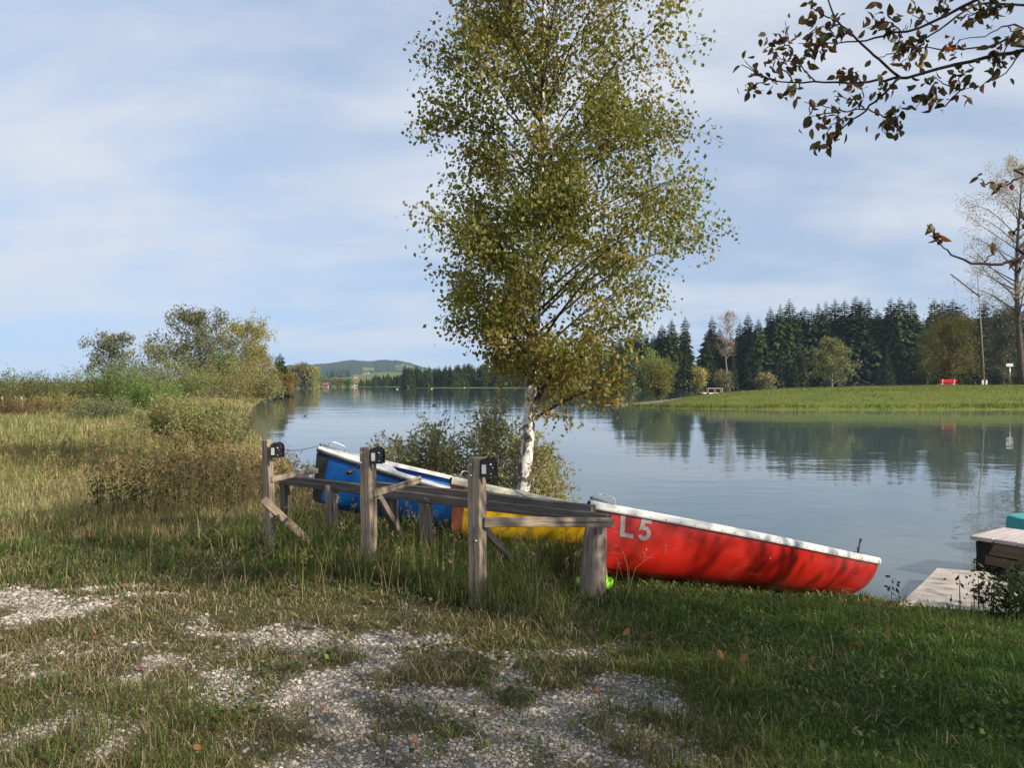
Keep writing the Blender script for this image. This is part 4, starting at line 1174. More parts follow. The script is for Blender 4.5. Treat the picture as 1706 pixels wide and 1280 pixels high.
# --- willow shrub around the birch
def shrub(seed, base, height, width, label, cols, nleaf=2500, leaf=0.07, stems=26, depth=None, wts=None, aspect=0.3, name='shrub', group=None, up=0.55, jit=.3, spread=.05, barkm=None, xskew=None, leafm=None):
    r = np.random.default_rng(seed)
    base = np.asarray(base, float); depth = depth or width
    wood_, segs = [], []
    for s_ in range(stems):
        u = r.uniform(-1, 1); v = r.uniform(-1, 1)
        f = np.sqrt(max(0.05, 1 - min(1, u * u * .8 + v * v * .6)))
        hh_ = height * (0.55 + 0.5 * r.random()) * (0.45 + 0.55 * f)
        if xskew is not None: hh_ = height * xskew(u) * (0.7 + 0.35 * r.random())
        e = np.array([u * width / 2, v * depth / 2, hh_])
        b0 = np.array([u * width * .5 * (1 - up), v * depth * .5 * (1 - up), -0.05])
        m_ = (b0 + e) / 2 + r.normal(size=3) * 0.05 * height
        p = smooth_path([b0, m_, e], 7)
        wood_.append(tube(p, np.linspace(0.008, 0.002, 7) * height ** .6, 5, False))
        for t_ in range(7):
            w_ = 0.2 + 0.8 * (t_ + r.random()) / 7; k_ = min(int(w_ * 6), 5)
            q0 = p[k_]; q1 = q0 + nrm(r.normal(size=3) + np.array([u * .6, v * .6, 0.9])) * height * (.10 + .18 * r.random())
            wood_.append(tube([q0, q1], [0.0032 * height ** .5, 0.0014], 4, False)); segs.append((q0, q1))
        segs.append((p[4], p[6])); segs.append((p[2], p[5]))
    A = np.array([t_[0] for t_ in segs]); Bq = np.array([t_[1] for t_ in segs])
    ix = r.integers(0, len(A), nleaf); t_ = r.random(nleaf)[:, None]
    P = A[ix] * (1 - t_) + Bq[ix] * t_ + r.normal(size=(nleaf, 3)) * spread
    P[:, 2] = np.maximum(P[:, 2], 0.02)
    c = pick(cols, len(A), r, .2, wts)[ix] * .6 + pick(cols, nleaf, r, jit, wts) * .4
    V, Fa, c = leaf_cards(P, leaf * (0.6 + .8 * r.random(nleaf)), c, r, -0.15, aspect)
    b = thing(name, label, 'shrub', base, group)
    obj('stems', wood_, barkm or M['bark'], b)
    link('foliage', mesh_np('foliage', V, Fa, leafm or M['leaf'], c), b)
    return b
def sh(seed, px, basey, topy, D, wpx, label, cols, **k):
    x = (px - 853) / F * D; z = gz(x, D)
    shrub(seed, (x, D, z), (640 - topy) / F * D + EYE - z, wpx / F * D, label, cols, **k)
wil = [(.24, .25, .11), (.19, .215, .09), (.29, .28, .14), (.21, .15, .09)]
sh(1, 775, 840, 648, 11.3, 310, 'willow shrub with thin leafy shoots left of the birch trunk', wil, nleaf=21000, leaf=0.066, stems=90, depth=1.2, aspect=.42, barkm=M['barkpale'], leafm=M['birchleaf'], xskew=lambda u: np.interp(u, [-1, -.7, -.3, 0, .25, .5, .75, 1], [.60, .72, .76, .78, .88, .98, .74, .55]) * (1.0 if abs(u) < 2 else 1), up=.3, spread=.04)
sh(2, 905, 840, 745, 10.9, 105, 'small willow shrub with thin leafy shoots right of the birch trunk', wil, nleaf=3400, leaf=0.060, stems=34, depth=.8, aspect=.42, barkm=M['barkpale'], leafm=M['birchleaf'], xskew=lambda u: np.interp(u, [-1, -.3, .2, 1], [1.0, 0.95, .68, .50]), up=.45, spread=.035)

# --- left bank trees
def env(pts):
    p = np.array(pts, float)
    return lambda z, az: float(np.interp(z, p[:, 0], p[:, 1]))
def bt(seed, px, topy, D, crown, label, cols, name='broadleaf_tree', barkm=None, **k):
    x = (px - 853) / F * D; z = gz(x, D); h = (640 - topy) / F * D + EYE - z
    wd__, l__ = grow(np.random.default_rng(seed), None, h, crown=crown, cols=cols, **k)
    return plant_tree(name, label, 'tree', (x, D, z), wd__, l__, barkm or M['bark'])
grey = [(.155, .165, .09), (.125, .135, .07), (.19, .185, .11)]
gold = [(.25, .24, .065), (.18, .195, .05), (.32, .25, .06)]
grn_ = [(.12, .19, .035), (.15, .215, .045), (.095, .145, .035)]
brn = [(.24, .175, .07), (.19, .15, .06), (.15, .155, .06)]
bt(21, 330, 536, 98, env([(0, 1.0), (.3, 5.0), (.45, 5.4), (.6, 2.8), (.7, 4.2), (.85, 2.8), (1, 1.2)]), 'tall airy grey green tree with gaps in its crown on the left bank', grey, limbs=34, trunk_r=.20, leaf=.27, nleaf=7500, h0=.22, up=(20, 50), twigs=8, spread=.28, limb_k=.4, sag=0.1)
bt(22, 283, 590, 95, env([(0, 2.0), (.5, 4.4), (1, 1.8)]), 'low spreading grey tree left of the tall airy tree', grey, limbs=22, trunk_r=.15, leaf=.26, nleaf=4200, h0=.25, up=(15, 45), twigs=8, spread=.28, limb_k=.45)
bt(23, 392, 560, 118, env([(0, 3.0), (.35, 4.6), (.7, 4.0), (.9, 2.8), (1, 1.2)]), 'golden green birch with pale trunk on the left bank', gold, barkm=M['barkpale'], limbs=46, trunk_r=.22, leaf=.27, nleaf=8000, h0=.10, up=(25, 60), twigs=8, spread=.33, lean=(1.6, 0))
bt(24, 366, 602, 112, env([(0, 2.2), (.5, 2.8), (1, .8)]), 'fresh green tree in front of the golden birch', grn_, limbs=26, trunk_r=.14, leaf=.28, nleaf=6000, h0=.1, up=(20, 55), twigs=7, spread=.3)
bt(25, 430, 588, 130, env([(0, 2.0), (.5, 2.5), (1, .5)]), 'slim brown tree between the golden birch and the lone spruce', brn, limbs=30, trunk_r=.14, leaf=.28, nleaf=4200, h0=.1, up=(30, 62), twigs=7, spread=.3)
bt(26, 187, 568, 58, env([(0, 1.0), (.4, 1.5), (.7, 1.5), (.9, .9), (1, .3)]), 'small grey leaved tree standing above the shrubs on the left', grey, limbs=30, trunk_r=.10, leaf=.15, nleaf=4200, h0=.30, up=(25, 55), twigs=8, spread=.16, lean=(.3, 0))
spx = W(465, 600, 146)
put_spruce(spx[0], 146, (640 - 588) / F * 146 + EYE - gz(spx[0], 146), 'lone green spruce at the tip of the left bank', None, 1.9, make_spruce_proto(130, wid=.18, ragged=.3, base=.03))
bt(27, 470, 628, 143, env([(0, 1.6), (.5, 2.0), (1, .6)]), 'orange leaved bush tree leaning over the water under the lone spruce', [(.22, .13, .025), (.12, .10, .03)], limbs=16, trunk_r=.12, leaf=.26, nleaf=1700, h0=.15, up=(10, 50), twigs=6, spread=.28, lean=(1.2, -.5), barkm=M['barkpale'])
# far left shore trees beyond the lake
for i_, (px, ty, c_) in enumerate([(492, 616, brn), (503, 611, brn), (512, 620, grey), (521, 617, gold), (534, 632, grn_), (545, 637, grey), (562, 636, brn), (580, 637, grn_)]):
    D = 400 if px < 530 else 610
    bt(40 + i_, px, ty, D, env([(0, 3.0), (.5, 4.2), (1, 1.5)]), ['tall brown tree first in line on the far left shore', 'tallest brown tree of the far left shore row', 'grey tree among the brown ones on the far left shore', 'golden tree at the end of the far left shore row', 'green bush like tree on the far shore before the meadow', 'low grey tree on the far shore before the meadow', 'low brown tree on the far shore before the meadow', 'low green tree beside the red roofed farmhouse'][i_],
       c_, limbs=20, trunk_r=.2, leaf=.8, nleaf=1300, h0=.12, up=(20, 60), twigs=5, spread=.7)

# hedge-like shrubs on the left
hg = [(.15, .185, .055), (.19, .205, .075), (.115, .15, .045)]
hb = [(.22, .17, .075), (.16, .165, .06), (.19, .185, .07)]
hv_ = [(.17, .18, .10), (.13, .15, .08)]
L_ = [(-30, 608, 52, 130, hg, 'green shrub cut by the left edge of the view'), (35, 612, 50, 130, hg, 'dull green shrub second from the left edge'), (95, 614, 52, 120, hb, 'brownish shrub left of the tallest hedge shrubs'), (150, 606, 54, 100, hg, 'bushy green shrub under the small grey leaved tree'),
      (205, 596, 53, 90, grn_, 'bright green leafy shrub beside the small grey leaved tree'), (240, 590, 56, 60, hv_, 'tall thin shrub with loose shoots right of the bright green shrub'), (258, 620, 48, 80, grn_, 'dark green rounded shrub behind the near willow'),
      (300, 600, 86, 100, hg, 'olive shrub at the foot of the spreading grey tree'), (350, 598, 92, 110, hb, 'brown olive shrub below the tall airy tree'), (405, 600, 108, 110, hb, 'brown shrub at the foot of the golden birch'), (434, 622, 124, 60, hg, 'low green shrub near the water under the slim brown tree'),
      (170, 655, 36, 80, hv_, 'silvery mugwort clump in the left meadow'), (20, 662, 40, 150, [(.13, .07, .03), (.09, .075, .03)], 'rusty brown bramble at the left edge'), (90, 655, 46, 120, hb, 'brown bramble between the rusty one and the silvery clump')]
for i_, (px, ty, D, wpx, c_, l) in enumerate(L_):
    sh(60 + i_, px, 690, ty, D, wpx * 1.15, l, c_, nleaf=5200, leaf=0.10 * D / 45, stems=60, depth=wpx / F * D * .8, aspect=.5, spread=.10 * D / 50, up=.3)
sh(90, 312, 740, 652, 23, 165, 'large grey green willow bush before the left bank trees', [(.25, .27, .12), (.20, .23, .09), (.30, .29, .13), (.23, .19, .09)], nleaf=20000, leaf=.082, stems=110, leafm=M['birchleaf'], depth=2.2, spread=.05, up=.35, aspect=.32)
sh(91, 385, 720, 665, 27, 60, 'low willow shrub leaning over the water right of the large willow bush', [(.14, .145, .065), (.115, .12, .05)], nleaf=2600, leaf=.08, stems=26, depth=1.0, spread=.05, up=.45, aspect=.32)

for px_, l_ in ((4, 'thin pale fence post standing in the bramble at the left edge'), (37, 'thin pale fence post among the shrubs second from the left edge')):
    x_ = (px_ - 853) / F * 39; z_ = gz(x_, 39)
    fp = thing('fence_post', l_, 'post', (x_, 39, z_))
    obj('stake', tube([(0, 0, -.1), (.01, 0, .8), (0, 0, EYE - z_ - 20 / F * 39)], [.028, .028, .025], 8), M['log'], fp, smooth=True)
    obj('insulator', ball((0, -.05, EYE - z_ - 24 / F * 39), (.025, .025, .035), 8, 6), M['sticker'], fp, smooth=True)

# --- peninsula trees
bt(30, 1096, 619, 93, env([(0, 1.5), (.4, 1.7), (.7, 1.3), (1, .5)]), 'round yellow green willow bush at the tip of the peninsula', [(.19, .20, .055), (.15, .165, .045), (.23, .23, .07)], name='willow_bush', limbs=44, trunk_r=.10, leaf=.26, nleaf=5200, h0=.05, up=(40, 75), twigs=7, spread=.2, stems=3, aspect=.35)
bt(31, 1386, 571, 92, env([(0, 2.3), (.25, 2.7), (.5, 2.1), (.8, 1.0), (1, .4)]), 'small grey green tree with a loose crown in the middle of the peninsula', [(.14, .15, .07), (.11, .12, .055), (.17, .175, .085)], limbs=40, trunk_r=.12, leaf=.22, nleaf=5200, h0=.10, up=(25, 60), twigs=8, spread=.2, barkm=M['barkpale'])
bt(32, 1580, 556, 101, env([(0, 2.6), (.3, 3.2), (.6, 2.8), (1, 1.0)]), 'big olive brown willow behind the red bench', [(.18, .16, .05), (.14, .13, .04), (.20, .145, .055), (.12, .13, .035)], limbs=30, trunk_r=.16, leaf=.24, nleaf=9500, h0=.06, up=(40, 75), twigs=8, spread=.22, stems=3, aspect=.4)
bt(33, 1704, 275, 97, env([(0, 2.0), (.3, 5.4), (.5, 6.0), (.7, 5.2), (.9, 2.8), (1, .8)]), 'tall half bare tree with fine pale twigs at the right of the peninsula', [(.30, .25, .19), (.22, .19, .13), (.36, .31, .25)], limbs=52, trunk_r=.42, leaf=.17, nleaf=15000, h0=.28, up=(25, 50), twigs=10, spread=.35, limb_k=.34, sag=-0.03)
bt(34, 1216, 525, 300, env([(0, 1.5), (.4, 3.0), (.8, 3.4), (1, 1.4)]), 'bare pale birch standing among the dark spruces', [(.26, .21, .16), (.32, .25, .2)], limbs=30, trunk_r=.3, leaf=.5, nleaf=1700, h0=.4, up=(35, 65), twigs=7, spread=.5, barkm=M['barkpale'])
bt(35, 1545, 560, 297, env([(0, 3.0), (.5, 4.5), (1, 2.0)]), 'yellow green deciduous tree at the edge of the spruce wood', [(.12, .13, .025), (.09, .11, .02)], limbs=26, trunk_r=.3, leaf=.8, nleaf=2600, h0=.15, up=(25, 60), twigs=7, spread=.8)
bt(36, 1672, 522, 290, env([(0, 4.0), (.5, 6.5), (1, 2.5)]), 'broad olive tree at the edge of the wood behind the sign', [(.09, .085, .028), (.07, .075, .022)], limbs=30, trunk_r=.35, leaf=.8, nleaf=4200, h0=.12, up=(20, 60), twigs=7, spread=.9)
for i_, (px, ty) in enumerate([(1165, 622), (1052, 590), (1085, 585), (1205, 628), (1275, 632)]):
    bt(50 + i_, px, ty, 298, env([(0, 2.6), (.5, 3.4), (1, 1.2)]), ['small yellow bush at the waterline left of the bare birch', 'olive bush tree at the left end of the spruce wood', 'mid green bush tree at the left end of the spruce wood', 'small olive bush right below the bare birch', 'tiny olive bush at the waterline of the spruce wood'][i_], [gold, hg, grn_, hb, hb][i_], limbs=18, trunk_r=.2, leaf=.7, nleaf=1300, h0=.08, up=(25, 65), twigs=6, spread=.6)

# ------------------------------------------------------------------ near tree overhanging at the top right
rn = np.random.default_rng(9)
nb = np.array([6.1, 3.0, 0.0]); nb[2] = gz(nb[0], nb[1])
ncols = [(.095, .085, .034), (.070, .074, .030), (.12, .086, .042), (.16, .080, .058), (.23, .13, .05)]
nwts = [.36, .34, .16, .09, .05]
near_crown = env([(0, .6), (.3, 1.6), (.5, 2.5), (.75, 2.6), (1, .8)])
def near_tree(seed, base, h, crown, label, nleaf, extra=None, **k):
    base = np.array([base[0], base[1], gz(base[0], base[1])])
    wd__, l__ = grow(np.random.default_rng(seed), None, h, crown=crown, cols=ncols, wts=nwts, nleaf=nleaf, **k)
    parts = [l__]
    if extra is not None:
        w2, l2 = extra(base); wd__ = wd__ + w2; parts.append(l2)
    V, Fa = cat([(p[0], p[1]) for p in parts]); c = np.vstack([p[2] for p in parts])
    b = thing('cherry_tree', label, 'tree', base)
    obj('trunk', wd__, M['barktwig'], b, smooth=True)
    link('crown', mesh_np('crown', V, Fa, M['leaf_near'], c), b)
def big_leaves(P, dirs, size, col, r):
    """leaf with midrib fold and curl: 8 verts"""
    n = len(P); a = nrm(dirs); b = nrm(np.cross(a, r.normal(size=(n, 3)))); c = np.cross(a, b)
    s = size[:, None]; cu = (r.random(n)[:, None] * .35 + .05)
    def pt(u, v, f): return P + a * s * u + b * s * v + c * s * (f - cu * u * u)
    V = np.stack([pt(0, 0, 0), pt(.14, .17, .06), pt(.36, .27, .09), pt(.62, .25, .09), pt(.84, .12, .04), pt(1, 0, 0), pt(.84, -.12, .04), pt(.62, -.25, .09), pt(.36, -.27, .09), pt(.14, -.17, .06), pt(.36, 0, 0), pt(.68, 0, 0)], 1).reshape(-1, 3)
    i = np.arange(n)[:, None] * 12
    T = [(0, 1, 10), (1, 2, 10), (2, 3, 11), (2, 11, 10), (3, 4, 11), (4, 5, 11), (0, 10, 9), (9, 10, 8), (10, 11, 8), (11, 7, 8), (11, 6, 7), (11, 5, 6)]
    return V, np.concatenate([i + np.array([t_]) for t_ in T]), np.repeat(col, 12, 0)
def overhang(base):
    r = np.random.default_rng(5); w_, A, Bq = [], [], []
    def br(pts, r0, r1, n=18):
        P = smooth_path([W(*p) - base for p in pts], n)
        P[1:-1] += r.normal(size=(n - 2, 3)) * .004
        w_.append(tube(P, np.linspace(r0, r1, n), 7)); return P
    def tw(pts, r0=0.004, n=9, leaf=True):
        P = smooth_path([W(*p) - base for p in pts], n)
        P[1:-1] += r.normal(size=(n - 2, 3)) * .0045
        w_.append(tube(P, np.linspace(r0, .0016, n), 5))
        if leaf: A.append(P)
    tz = lambda z: np.array([0.0, 0, z]) + base
    def pxof(p): return (853 + F * p[0] / p[1], 640 - (p[2] - EYE) / p[1] * F, p[1])
    # main branch from the trunk
    br([pxof(tz(3.0)), (1900, 60, 3.6), (1706, 82, 3.9), (1610, 104, 4.0), (1500, 129, 4.05), (1440, 136, 4.1), (1360, 137, 4.15), (1290, 132, 4.2), (1235, 107, 4.2)], .0125, .0022, 34)
    br([(1500, 129, 4.05), (1460, 95, 4.0), (1430, 68, 3.95), (1400, 40, 3.9), (1380, 5, 3.9), (1370, -30, 3.9)], .007, .003)
    br([(1500, 129, 4.05), (1470, 158, 4.05), (1443, 182, 4.1), (1410, 210, 4.1), (1385, 235, 4.15), (1375, 255, 4.15)], .007, .002)
    br([pxof(tz(3.6)), (1850, -60, 3.5), (1706, -25, 3.8), (1620, 2, 3.9), (1540, 42, 3.95), (1480, 57, 4.0), (1430, 68, 4.05), (1380, 72, 4.05), (1330, 72, 4.1)], .0115, .0018, 26)
    br([pxof(tz(3.3)), (1850, 20, 4.2), (1706, 10, 4.3), (1630, 5, 4.3), (1580, 40, 4.2), (1540, 65, 4.2), (1490, 90, 4.2), (1465, 95, 4.2)], .009, .002, 22)
    br([pxof(tz(3.2)), (1850, 60, 4.6), (1706, 60, 4.5), (1640, 78, 4.5), (1560, 80, 4.4), (1510, 78, 4.4)], .010, .002, 20)
    br([pxof(tz(3.0)), (1800, 90, 4.3), (1706, 45, 4.3), (1672, 44, 4.3), (1640, 60, 4.3), (1600, 66, 4.3)], .007, .002, 16)
    br([pxof(tz(2.4)), (1850, 395, 3.4), (1706, 431, 3.3), (1660, 440, 3.3), (1610, 436, 3.3), (1580, 420, 3.3), (1560, 402, 3.3)], .010, .002, 20)
    br([pxof(tz(2.6)), (1850, 275, 3.5), (1706, 297, 3.3), (1680, 303, 3.3), (1652, 308, 3.3)], .007, .002, 14)
    # leafy twigs traced along the branches
    T = [[(1290, 132, 4.2), (1262, 122, 4.2), (1240, 100, 4.2)], [(1285, 130, 4.2), (1262, 140, 4.2), (1240, 150, 4.15)], [(1360, 137, 4.15), (1335, 110, 4.1), (1318, 80, 4.1), (1308, 35, 4.1)], [(1318, 80, 4.1), (1300, 70, 4.1), (1275, 80, 4.1)],
         [(1335, 110, 4.1), (1310, 100, 4.1), (1290, 90, 4.2)], [(1320, 135, 4.15), (1300, 110, 4.15), (1290, 95, 4.15)], [(1330, 136, 4.15), (1325, 150, 4.1), (1318, 160, 4.1)], [(1400, 137, 4.1), (1415, 122, 4.1), (1430, 118, 4.05)],
         [(1440, 136, 4.1), (1420, 125, 4.05), (1395, 128, 4.05)], [(1470, 134, 4.05), (1468, 145, 4.05), (1475, 150, 4.0)], [(1443, 182, 4.1), (1400, 185, 4.1), (1370, 175, 4.1), (1340, 170, 4.1)], [(1400, 187, 4.1), (1365, 190, 4.05), (1345, 200, 4.05)],
         [(1440, 180, 4.1), (1420, 165, 4.1), (1390, 160, 4.1)], [(1420, 200, 4.1), (1400, 200, 4.1), (1380, 215, 4.1)], [(1445, 180, 4.1), (1470, 195, 4.1), (1490, 190, 4.1), (1500, 175, 4.1)], [(1500, 190, 4.1), (1490, 205, 4.1), (1478, 212, 4.1)],
         [(1395, 225, 4.1), (1385, 232, 4.1), (1372, 243, 4.1)], [(1390, 30, 3.9), (1365, 20, 3.9), (1350, 10, 3.9)], [(1400, 40, 3.9), (1375, 45, 3.9), (1355, 50, 3.9)], [(1415, 55, 3.9), (1385, 62, 3.95), (1355, 78, 4.0)], [(1420, 60, 3.95), (1400, 50, 3.9), (1392, 38, 3.9)],
         [(1380, 72, 4.05), (1360, 80, 4.05), (1352, 85, 4.05)], [(1480, 57, 4.0), (1465, 40, 4.0), (1450, 20, 4.0)], [(1500, 52, 4.0), (1480, 35, 4.0), (1460, 35, 4.0)], [(1540, 65, 4.2), (1510, 75, 4.2), (1495, 90, 4.2)], [(1520, 75, 4.2), (1515, 95, 4.2), (1500, 105, 4.15)],
         [(1540, 60, 4.2), (1530, 85, 4.2), (1540, 105, 4.2)], [(1560, 50, 4.2), (1545, 35, 4.2), (1520, 25, 4.1)], [(1490, 90, 4.2), (1500, 60, 4.1), (1510, 40, 4.1)], [(1600, 66, 4.3), (1590, 75, 4.3), (1575, 85, 4.3)], [(1620, 10, 3.9), (1640, 20, 3.9), (1650, 12, 3.9)], [(1640, 5, 3.9), (1660, 15, 3.9), (1685, 5, 3.9)],
         [(1600, 30, 4.2), (1610, 25, 4.2), (1625, 22, 4.2)], [(1570, 15, 4.1), (1580, 8, 4.1), (1560, 0, 4.1)], [(1650, 92, 3.95), (1655, 85, 3.95), (1660, 95, 3.95)], [(1680, 70, 4.0), (1670, 90, 3.95), (1655, 105, 3.95)], [(1680, 45, 4.3), (1690, 55, 4.3), (1700, 60, 4.3)],
         [(1700, 88, 3.95), (1680, 115, 4.0), (1640, 140, 4.0), (1600, 150, 4.0)], [(1600, 150, 4.0), (1600, 130, 4.0), (1610, 120, 4.0)], [(1600, 150, 4.0), (1575, 140, 4.0), (1555, 125, 4.0)], [(1600, 150, 4.0), (1568, 178, 4.0), (1545, 158, 4.0), (1525, 180, 4.0)], [(1555, 165, 4.0), (1550, 160, 4.0), (1535, 160, 4.0)],
         [(1560, 402, 3.3), (1556, 392, 3.3), (1550, 385, 3.3)], [(1562, 405, 3.3), (1565, 395, 3.3), (1562, 388, 3.3)], [(1640, 440, 3.3), (1650, 425, 3.3), (1655, 410, 3.3)], [(1670, 440, 3.3), (1690, 435, 3.3), (1700, 440, 3.3)], [(1655, 308, 3.3), (1640, 305, 3.3), (1632, 300, 3.3)], [(1680, 303, 3.3), (1670, 310, 3.3), (1660, 312, 3.3)], [(1690, 390, 3.3), (1700, 375, 3.3), (1710, 370, 3.3)]]
    for t_ in T: tw(t_)
    PA = []; PD = []
    for k_, P in enumerate(A):
        few = k_ >= len(A) - 7
        n = 4 if few else r.integers(13, 23)
        u = np.clip(1 - np.abs(r.normal(size=n)) * .42, 0.05, 1) * (len(P) - 1)
        ii = np.minimum(u.astype(int), len(P) - 2)
        f = (u - ii)[:, None]
        PA.append(P[ii] * (1 - f) + P[ii + 1] * f + r.normal(size=(n, 3)) * (.012 if few else .028))
        d = r.normal(size=(n, 3)) * .75; d[:, 2] -= .7; d[:, 0] -= .25
        PD.append(d)
    PA = np.vstack(PA); PD = np.vstack(PD)
    return w_, big_leaves(PA, PD, .047 * (.7 + .6 * r.random(len(PA))), pick(ncols, len(PA), r, .3, nwts), r)
near_tree(8, (6.1, 3.0), 8.2, lambda z, az: near_crown(z, az) * (0.62 if math.cos(az) < -0.2 else 1.0), 'dark leaved cherry tree whose twigs hang in at the top right', 6500, overhang, limbs=30, trunk_r=.13, leaf=.085, h0=.45, up=(25, 55), twigs=8, spread=.10, limb_k=.4)
near_tree(12, (9.6, 2.6), 6.8, env([(0, .6), (.3, 1.8), (.55, 2.6), (.8, 2.2), (1, .6)]), 'dark leaved cherry tree out of view behind the overhanging one', 5200, None, limbs=28, trunk_r=.13, leaf=.095, h0=.3, up=(20, 55), twigs=8, spread=.12, limb_k=.4)
near_tree(13, (9.9, -1.3), 6.5, env([(0, .6), (.25, 2.2), (.55, 2.8), (.8, 2.2), (1, .6)]), 'dense cherry tree out of view to the right of the path', 9000, None, limbs=30, trunk_r=.14, leaf=.11, h0=.22, up=(15, 50), twigs=8, spread=.14, limb_k=.4)

# ------------------------------------------------------------------ grass, gravel, leaves
def scatter(n, D0, D1, r, wide=0.74, power=1.0):
    """points over the view wedge, denser near the camera"""
    u = r.random(n)
    D = D0 * (D1 / D0) ** u if power == 1.0 else (D0 ** 2 + (D1 ** 2 - D0 ** 2) * u) ** .5
    x = r.uniform(-wide, wide, n) * D
    return x, D
def keep(x, y, dmin=0.05): return sd_poly(x, y, NEAR) + (fbm(x, y, 1.6, 3, 3) - 0.5) * 0.35 > dmin
def stuff(name, parts, label, cat_, mat):
    V, Fa = cat([(p[0], p[1]) for p in parts]); c = np.vstack([p[2] for p in parts])
    return tag(link(name, mesh_np(name, V, Fa, mat, c)), label, cat_, None, 'stuff')
rg = np.random.default_rng(1234)
GREEN = np.array([.105, .150, .028]); LUSH = np.array([.060, .128, .021]); OLIVE = np.array([.120, .118, .044]); STRAW = np.array([.33, .275, .155]); BROWN = np.array([.13, .085, .035])
def grasscol(x, y, r, dry):
    """dry 0..1 per blade"""
    n = len(x)
    p = fbm(x, y, 2.4, 61, 3)
    g = mixcol(LUSH, GREEN, np.clip(p * 1.6 - .3, 0, 1))
    g = np.where((r.random(n) < np.clip(dry * 1.2, 0, 1))[:, None], mixcol(OLIVE, STRAW, r.random(n) ** 2.0), g)
    g = np.where((r.random(n) < dry * .18)[:, None], BROWN, g)
    return np.clip(g * np.exp(r.normal(size=(n, 1)) * .28), .004, .6)
# short turf near the camera
x, y = scatter(500000, 2.3, 13.0, rg, .9)
g = gravel_mask(x, y)
m_ = keep(x, y) & (rg.random(len(x)) > g ** .9 * 0.945)
x, y, g = x[m_], y[m_], g[m_]
z = H(x, y)
right = sst(x, -0.2, 1.6)
cl_ = fbm(x, y, .55, 71, 3)
h = np.where((x > 3.4) & (y > 7.0), .5, 1.0) * (0.030 + 0.085 * cl_ ** 1.5) * (0.55 + .8 * rg.random(len(x))) * (0.72 + .75 * right) * (1 - .55 * g)
h *= .82 * np.where((x < -1.2) & (y > 6.2), 1.5, 1.0) * np.where((x > 1.3) & (y > 6.9) & (x < 3.9), .6, 1.0)
trk = np.clip(1.0 - np.abs(sd_poly(x, y, GRAV)) / 1.6, 0, 1)
dry = np.clip(.14 + .36 * (1 - right) * (.5 + cl_) + .25 * trk - .12 * right, .04, .9)
dry = np.where((x < -1.6) & (y < 4.9), dry * .75 + .15, dry)
w = 0.0042 * np.clip(y / 4.0, .8, 3) * (0.7 + .6 * rg.random(len(x)))
parts = [blades(np.stack([x, y, z - .005], -1), h, w, rg.random(len(x)) * 1.5, rg.random(len(x)) * 6.28, grasscol(x, y, rg, dry), 0.9)]
stuff('turf_grass', parts, 'short mixed green and straw coloured grass on the near bank', 'grass', M['grass'])
# tufts: right bank, corners, around posts
def tufts(centres, n_each, hmean, rad, dry, r, wbase=.006, lean=1.0):
    P = []
    for (cx_, cy_) in centres:
        n = max(4, int(n_each * (.6 + .8 * r.random())))
        a = r.random(n) * 6.28; rr_ = rad * r.random(n) ** .7
        P.append(np.stack([cx_ + rr_ * np.cos(a), cy_ + rr_ * np.sin(a), np.full(n, r.random())], -1))
    P = np.vstack(P); x, y = P[:, 0], P[:, 1]
    ok = keep(x, y, 0.0); P = P[ok]; x, y = x[ok], y[ok]; n = len(x)
    hh_ = hmean * (.55 + .6 * P[:, 2]) * (.6 + .7 * r.random(n)) * np.where((x > 1.3) & (y > 6.6) & (x < 3.9), .55, 1.0)
    return blades(np.stack([x, y, H(x, y) - .01], -1), hh_, wbase * (.7 + .6 * r.random(n)) * np.clip(y / 5, .8, 2), r.random(n) * lean * 1.25, r.random(n) * 6.28, grasscol(x, y, r, np.full(n, dry)), 1.15)
def rand_c(n, x0, x1, y0, y1, r): return np.stack([r.uniform(x0, x1, n), r.uniform(y0, y1, n)], -1)
parts = [tufts(rand_c(520, .6, 6.0, 3.0, 8.6, rg), 34, .17, .13, .10, rg),
         tufts(rand_c(90, -2.9, -1.3, 3.0, 4.3, rg), 46, .16, .14, .42, rg, .005),
         tufts(rand_c(46, -1.3, 1.2, 3.1, 5.4, rg), 30, .10, .10, .45, rg, .005),
         tufts(rand_c(14, .3, 1.4, 3.0, 3.7, rg), 60, .15, .16, .6, rg, .005),
         tufts(rand_c(420, -7.5, -1.6, 6.3, 9.5, rg), 36, .20, .16, .34, rg),
         tufts(rand_c(70, 4.9, 6.0, 6.8, 8.4, rg), 40, .34, .14, .15, rg)]
stuff('grass_tufts', parts, 'longer grass tufts along the bank and the edge of the gravel', 'grass', M['grass'])
x, y = scatter(26000, 2.6, 9.0, rg, .72)
m_ = keep(x, y) & (rg.random(len(x)) > gravel_mask(x, y)) & (fbm(x, y, .8, 131, 3) > .5) & (x > -1.5)
x, y = x[m_], y[m_]; n = len(x)
V, Fa, c = leaf_cards(np.stack([x, y, H(x, y) + .02 + .05 * rg.random(n)], -1), .026 * (.6 + .9 * rg.random(n)), pick([(.07, .115, .025), (.055, .09, .022), (.11, .13, .035)], n, rg, .25), rg, -.1, .85, .1)
stuff('ground_leaves', [(V, Fa, c)], 'small clover and plantain leaves among the turf', 'weeds', M['leaf'])
x, y = scatter(52000, 2.4, 10.0, rg, .8)
m_ = keep(x, y, .15) & (rg.random(len(x)) > gravel_mask(x, y) * 1.1) & (rg.random(len(x)) < .25 + .75 * sst(fbm(x, y, .9, 161, 3), .42, .62)) & (rg.random(len(x)) < 1.05 - .55 * sst(x, 0, 2))
x, y = x[m_], y[m_]; n = len(x)
z = H(x, y) + .004 + .022 * rg.random(n)
